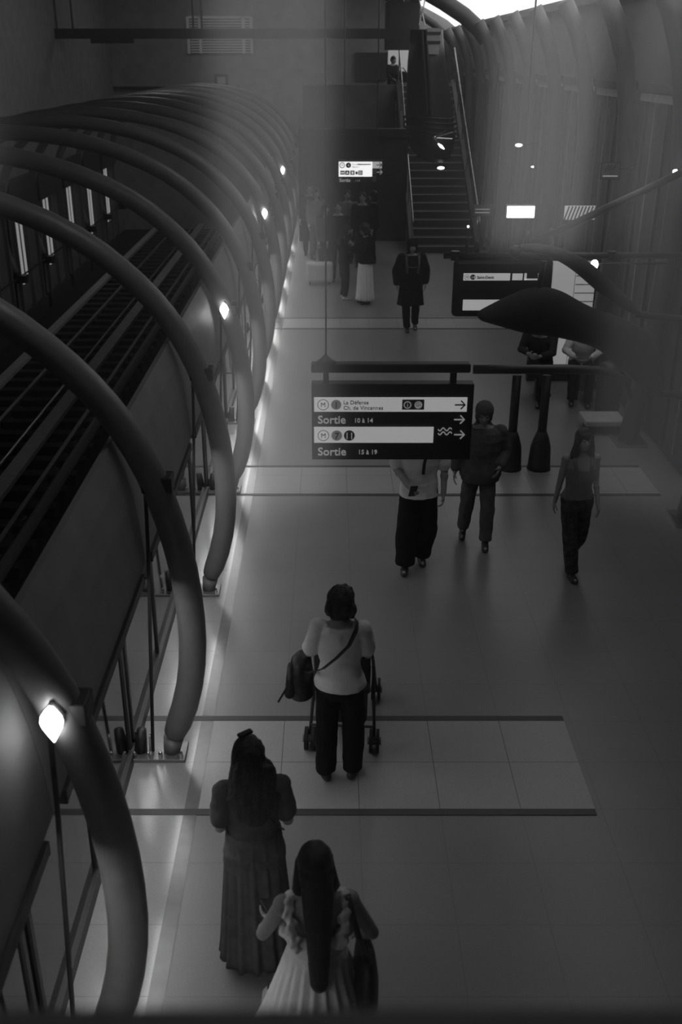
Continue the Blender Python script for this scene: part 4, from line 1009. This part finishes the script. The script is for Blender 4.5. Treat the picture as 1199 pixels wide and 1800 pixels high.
# 3 girl with long black hair
Y3 = 3.34; g = at(556, 1600, Y3)
p = Person('young woman with waist length black hair in a white ruffled sundress', (g.x, Y3, 0), .10, 1.54,
    arms={-1: ((-.27, .05, 1.14), (-.235, .27, 1.0)), 1: ((.285, -.0, 1.14), (.22, .16, .98))}, head=(-.22, 0, .05), palms={-1: (.4, 0, 1), 1: (-1, 0, .2)}, curl=.7)
p.top('cloth_white', .92, .014, 0, 'bodice', z1=1.21, strap=True)
p.skirt('cloth_white', 1.08, .30, .150, .40, 22, .08, 'dress_skirt', .85)
for k_ in (-1, 1):
    b_ = bm_new()
    c0 = [p.U((k_*.105, -.115, 1.2)), p.U((k_*.135, -.105, 1.32)), p.U((k_*.14, -.03, 1.425)), p.U((k_*.125, .07, 1.36)), p.U((k_*.10, .11, 1.22))]
    for i in range(len(c0)-1):
        for q in range(4):
            a_ = c0[i].lerp(c0[i+1], q/4); ball(b_, a_+Vector((k_*.012*math.sin(i*3+q*2.1), 0, 0)), (.030, .022, .030), None, 10)
    remeshed('ruffled_strap', b_, 'cloth_white', p.root, .009, wob=.012, wscale=40, sm=2)
b_ = bm_new()
for i in range(40):
    a_ = 2*PI*i/40; q = p.U((.166*math.cos(a_), .115*math.sin(a_), 1.215+.008*math.sin(7*a_))); ball(b_, q, (.026, .026, .03+.01*math.sin(5*a_)), None, 8)
remeshed('neck_ruffle', b_, 'cloth_white', p.root, .010, wob=.012, wscale=30, sm=2)
p.shoes('shoe_light'); p.hair('waist', 'hair_black')
P3 = p; W = p.W
t = thing('shoulder_bag', 'long black bag on the shoulder of the woman in the white sundress', 'bag', W((.25, -.02, .88)), p.rz)
b_ = bm_new(); loft(b_, [(0, 0, z, r, q) for z, r, q in ((-.17, .04, .07), (-.14, .062, .13), (0, .06, .15), (.12, .045, .14), (.16, .02, .10))], 20); link('bag_body', b_, 'leather_black', t, True, loc=(0, 0, 0))
off = lambda q: (Vector(q)-Vector((.25, -.02, .88)))*p.s
b_ = bm_new(); ribbon(b_, [off(q) for q in ((.25, -.10, 1.03), (.215, -.125, 1.18), (.175, -.105, 1.34), (.15, -.04, 1.445), (.16, .05, 1.38), (.235, .10, 1.16), (.25, .08, 1.03))], .030, .005); link('strap', b_, 'leather_black', t, True, loc=(0, 0, 0))
hp = p.wr[-1]+(p.wr[-1]-p.el[-1]).normalized()*.09
t = thing('purse', 'dark folded purse held in the hand of the woman in the sundress', 'purse', W(hp+Vector((.02, .03, .03))), .5)
b_ = bm_new(); box(b_, (0, 0, 0), (.13, .09, .03), ry=.4); link('purse_body', b_, 'leather_black', t, bevel=.01, loc=(0, 0, 0))
b_ = bm_new(); ball(b_, (.02, -.045, .012), .012); link('clasp', b_, 'metal_steel', t, True, loc=(0, 0, 0))

# 4 man in the white shirt, mostly behind the sign
g = ground(731, 998)
p = Person('man in an open white shirt and wide black trousers walking behind the hanging sign', (g.x, g.y, 0), PI, 1.64, 'm',
    arms={1: ((.245, -.0, 1.14), (.13, .20, 1.02)), -1: ((-.25, -.02, 1.12), (-.24, .08, .88))},
    legs={1: ((.115, .10, .49), (.12, .06, .10), (.15, 1, -.1)), -1: ((-.10, .02, .49), (-.06, -.15, .11), (-.1, 1, -.2))}, curl=.6)
p.top('cloth_white', .84, .022, .42, 'shirt', flare=.02, wide=.022)
p.trousers('cloth_black', .022, .042); p.shoes('shoe_dark'); p.hair('short', 'hair_dark')
b_ = bm_new(); ribbon(b_, [p.U(q) for q in ((-.06, .128, 1.36), (-.03, .152, 1.25), (-.02, .150, 1.12))], .03, .006); link('scarf', b_, 'cloth_dark', p.root, True, loc=(0, 0, 0))
t = thing('phone', 'dark phone held by the man in the white shirt', 'phone', p.W(p.wr[1]+(p.wr[1]-p.el[1]).normalized()*.10+Vector((0.0, .02, .03))), .2)
b_ = bm_new(); box(b_, (0, 0, 0), (.075, .012, .15), rx=.5); link('phone_body', b_, 'plastic_black', t, bevel=.006, loc=(0, 0, 0))
b_ = bm_new(); box(b_, (0, .0075, 0.0), (.066, .002, .135), rx=.5); link('screen', b_, 'sign_dark', t, loc=(0, 0, 0))

# 5 dark grey figure
g = ground(836, 952)
p = Person('person in loose dark grey clothes walking past the end of the hanging sign', (g.x, g.y, 0), PI-.1, 1.54, 'm',
    arms={-1: ((-.27, -.05, 1.14), (-.2, .14, 1.0)), 1: ((.27, -.03, 1.13), (.29, .05, .90))},
    legs={-1: ((-.10, .12, .49), (-.10, .14, .10), (0, 1, -.1)), 1: ((.13, .0, .49), (.15, -.16, .12), (.1, 1, -.3))}, head=(-.2, 0, 0))
p.top('cloth_grey', .80, .045, .9, 'jacket', flare=.05, wide=.03); p.trousers('cloth_grey', .02, .014); p.shoes('shoe_dark'); p.hair('hood', 'cloth_grey', 'hood')
b_ = bm_new(); ball(b_, p.U((.0, -.20, 1.15)), (.17, .11, .24)); remeshed('backpack', b_, 'cloth_dark', p.root, .012, wob=.01)

# 6 woman in the grey vest
g = ground(1000, 1006)
p = Person('woman with a dark fringe in a grey vest walking forward on the right', (g.x, g.y, 0), PI+.08, 1.50,
    arms={1: ((.205, -.02, 1.12), (.23, -.05, .87)), -1: ((-.2, -.04, 1.12), (-.21, .08, .88))},
    legs={1: ((.075, .13, .49), (.02, .14, .085), (-.05, 1)), -1: ((-.085, -.0, .49), (-.05, -.20, .14), (0, 1, -.4))}, head=(.1, 0, .1))
p.top('cloth_mid', .93, .014, 0, 'vest', z1=1.31, strap=True); p.trousers('cloth_pattern', .016, .018, 1.0); p.shoes('shoe_dark'); p.hair('bangs', 'hair_dark')
for k_ in (-1, 1):
    b_ = bm_new(); ribbon(b_, [p.U(q) for q in ((k_*.080, .118, 1.28), (k_*.092, .095, 1.36), (k_*.095, .04, 1.425), (k_*.095, -.06, 1.425), (k_*.09, -.105, 1.36), (k_*.085, -.12, 1.28))], .035, .01); link('shoulder_strap', b_, 'cloth_mid', p.root, True, loc=(0, 0, 0))

# 7 man in the long dark coat
g = ground(720, 580)
p = Person('man in a long dark hooded coat with backpack straps walking below the staircase', (g.x, g.y, 0), PI+.05, 1.66, 'm', voxel=.013,
    arms={-1: ((-.29, -.02, 1.13), (-.27, .05, .90)), 1: ((.30, -.03, 1.12), (.28, .04, .88))},
    legs={-1: ((-.10, .0, .49), (-.11, -.10, .11), (0, 1, -.3)), 1: ((.10, .10, .49), (.07, .12, .085), (0, 1))}, head=(-.15, 0, 0))
p.top('cloth_black', .80, .055, .92, 'coat', flare=.03, wide=.035); p.skirt('cloth_black', 1.05, .50, .205, .25, 9, .05, 'coat_skirt', .72, seg=72)
p.trousers('cloth_black', .016, .012); p.shoes('shoe_dark'); p.hair('hood', 'cloth_black', 'hood')
for k_ in (-1, 1):
    b_ = bm_new(); ribbon(b_, [p.U(q) for q in ((k_*.10, .175, 1.12), (k_*.115, .18, 1.28), (k_*.12, .10, 1.44), (k_*.11, -.05, 1.46))], .045, .012); link('backpack_strap', b_, 'cloth_grey', p.root, True, loc=(0, 0, 0))
b_ = bm_new(); ball(b_, p.U((.0, -.25, 1.18)), (.17, .12, .26)); remeshed('backpack', b_, 'cloth_dark', p.root, .015, wob=.01)
b_ = bm_new(); ribbon(b_, [p.U(q) for q in ((-.11, .185, 1.24), (0, .195, 1.235), (.11, .185, 1.24))], .03, .012); link('chest_strap', b_, 'cloth_grey', p.root, True, loc=(0, 0, 0))

# 8, 9 the pair: white skirt and dark companion
g = ground(641, 533)
p = Person('woman in a dark jacket and long white pleated skirt in the distant group', (g.x, g.y, 0), PI/2+.3, 1.62, voxel=.014,
    arms={-1: ((-.21, .12, 1.16), (-.08, .28, 1.28)), 1: ((.20, .14, 1.15), (.06, .30, 1.30))}, head=(-.3, 0, 0))
p.top('cloth_black', .88, .045, .92, 'jacket', flare=.02, wide=.03); p.skirt('cloth_white', 1.0, .09, .175, .235, 20, .10, 'pleated_skirt', .8); p.shoes('shoe_dark'); p.hair('bob', 'hair_dark')
g = ground(606, 526)
p = Person('person in dark clothes facing the woman in the white skirt', (g.x, g.y, 0), -PI/2+.2, 1.54, voxel=.014,
    arms={-1: ((-.2, .08, 1.13), (-.15, .25, 1.12)), 1: ((.2, .08, 1.13), (.1, .26, 1.14))}, head=(-.2, 0, 0))
p.top('cloth_dark', .85, .035, .92, 'jacket', wide=.02); p.trousers('cloth_dark', .014, .008); p.shoes('shoe_light'); p.hair('long', 'hair_brown')
far = [
 ((594, 495), PI, 1.76, 'm', 'tall man in dark clothes behind the pair with the white skirt', 'cloth_dark', 'cloth_dark', 'short', 'hair_brown'),
 ((572, 488), PI+.5, 1.66, 'f', 'person in a grey top at the side of the tall man', 'cloth_grey', 'cloth_dark', 'long', 'hair_dark'),
 ((636, 470), PI-.2, 1.76, 'm', 'tall man in a black jacket furthest right below the distant sign', 'cloth_black', 'cloth_dark', 'short', 'hair_black'),
 ((610, 462), PI, 1.74, 'm', 'man in a mid grey shirt among the people under the distant sign', 'cloth_mid', 'cloth_dark', 'short', 'hair_dark'),
 ((655, 462), PI/2, 1.72, 'f', 'person in black standing close to the dark end wall', 'cloth_black', 'cloth_black', 'bob', 'hair_black'),
 ((556, 455), PI+.3, 1.72, 'f', 'person in a pale top near the platform edge at the far end', 'cloth_mid', 'cloth_grey', 'long', 'hair_brown'),
 ((545, 448), PI, 1.76, 'm', 'person in dark clothes nearest the platform edge at the far end', 'cloth_dark', 'cloth_dark', 'short', 'hair_dark'),
]
for (gx, gy), rz, h, sx, lab, mt_, mb_, hr, hm in far:
    g = ground(gx, gy)
    p = Person(lab, (g.x, g.y, 0), rz, h, sx, voxel=.018)
    p.top(mt_, .86, .028, .9, 'jacket', wide=.02); p.trousers(mb_, .014, .008); p.shoes('shoe_dark'); p.hair(hr, hm)
# person on the landing
g = at(693, 112, 35.8)
p = Person('dark figure with a bag standing on the upper landing beyond the stairs', (g.x-.05, 35.8, 3.0), PI+.9, 1.72, 'm', voxel=.02,
    arms={-1: ((-.26, .08, 1.12), (-.2, .22, 1.0)), 1: ((.3, .05, 1.13), (.28, .2, 1.05))}, head=(-.2, 0, 0))
p.top('cloth_black', .86, .04, .9, 'jacket', wide=.03); p.trousers('cloth_black'); p.shoes('shoe_dark'); p.hair('short', 'hair_black')
t = thing('holdall', 'round dark bag carried by the figure on the upper landing', 'bag', (g.x+.28, 35.55, 4.1))
b_ = bm_new(); ball(b_, (0, 0, 0), (.22, .13, .18)); link('bag_body', b_, 'cloth_black', t, True, loc=(0, 0, 0))
b_ = bm_new(); tube(b_, [(-.1, 0, .14), (-.08, 0, .26), (.0, 0, .28), (.1, 0, .15)], .015, 8); link('handle', b_, 'cloth_black', t, True, loc=(0, 0, 0))

# seated people
def seated(label, px, rz, lean, cross, mt_, mb_, hr, hm, arms, sx='f', dx=0):
    c = at(px, 650, 14.42)
    lg = {-1: ((-.13, .43, .51), (-.14, .44, .085), (0, 1)), 1: ((.12, .44, .52), (.10, .40, .085), (0, 1))}
    if cross: lg[1] = ((.02, .46, .64), (-.24, .56, .36), (-.5, .7, -.3))
    p = Person(label, (c.x, 14.50, 0), rz, 1.68, sx, hip=(0, 0, .56), lean=lean, legs=lg, arms=arms, voxel=.011, head=(-.35, 0, 0), curl=.6)
    p.top(mt_, .84, .024, .88, 'top', wide=.018); p.trousers(mb_, .014, .012); p.shoes('shoe_dark'); p.hair(hr, hm)
    return p
seated('person in dark clothes sitting cross-legged on the bench, head bowed', 952, PI-.45, .45, True, 'cloth_dark', 'cloth_dark', 'short', 'hair_black',
       {-1: ((-.24, .32, .80), (-.08, .46, .76)), 1: ((.24, .30, .80), (.08, .46, .78))}, 'm')
seated('person sitting on the bench with pale sleeves and dark trousers', 1022, PI-.2, .4, False, 'cloth_white', 'cloth_black', 'long', 'hair_dark',
       {-1: ((-.25, .28, .80), (-.10, .42, .72)), 1: ((.25, .28, .80), (.10, .42, .72))})

bpy.data.scenes.remove(TMP)
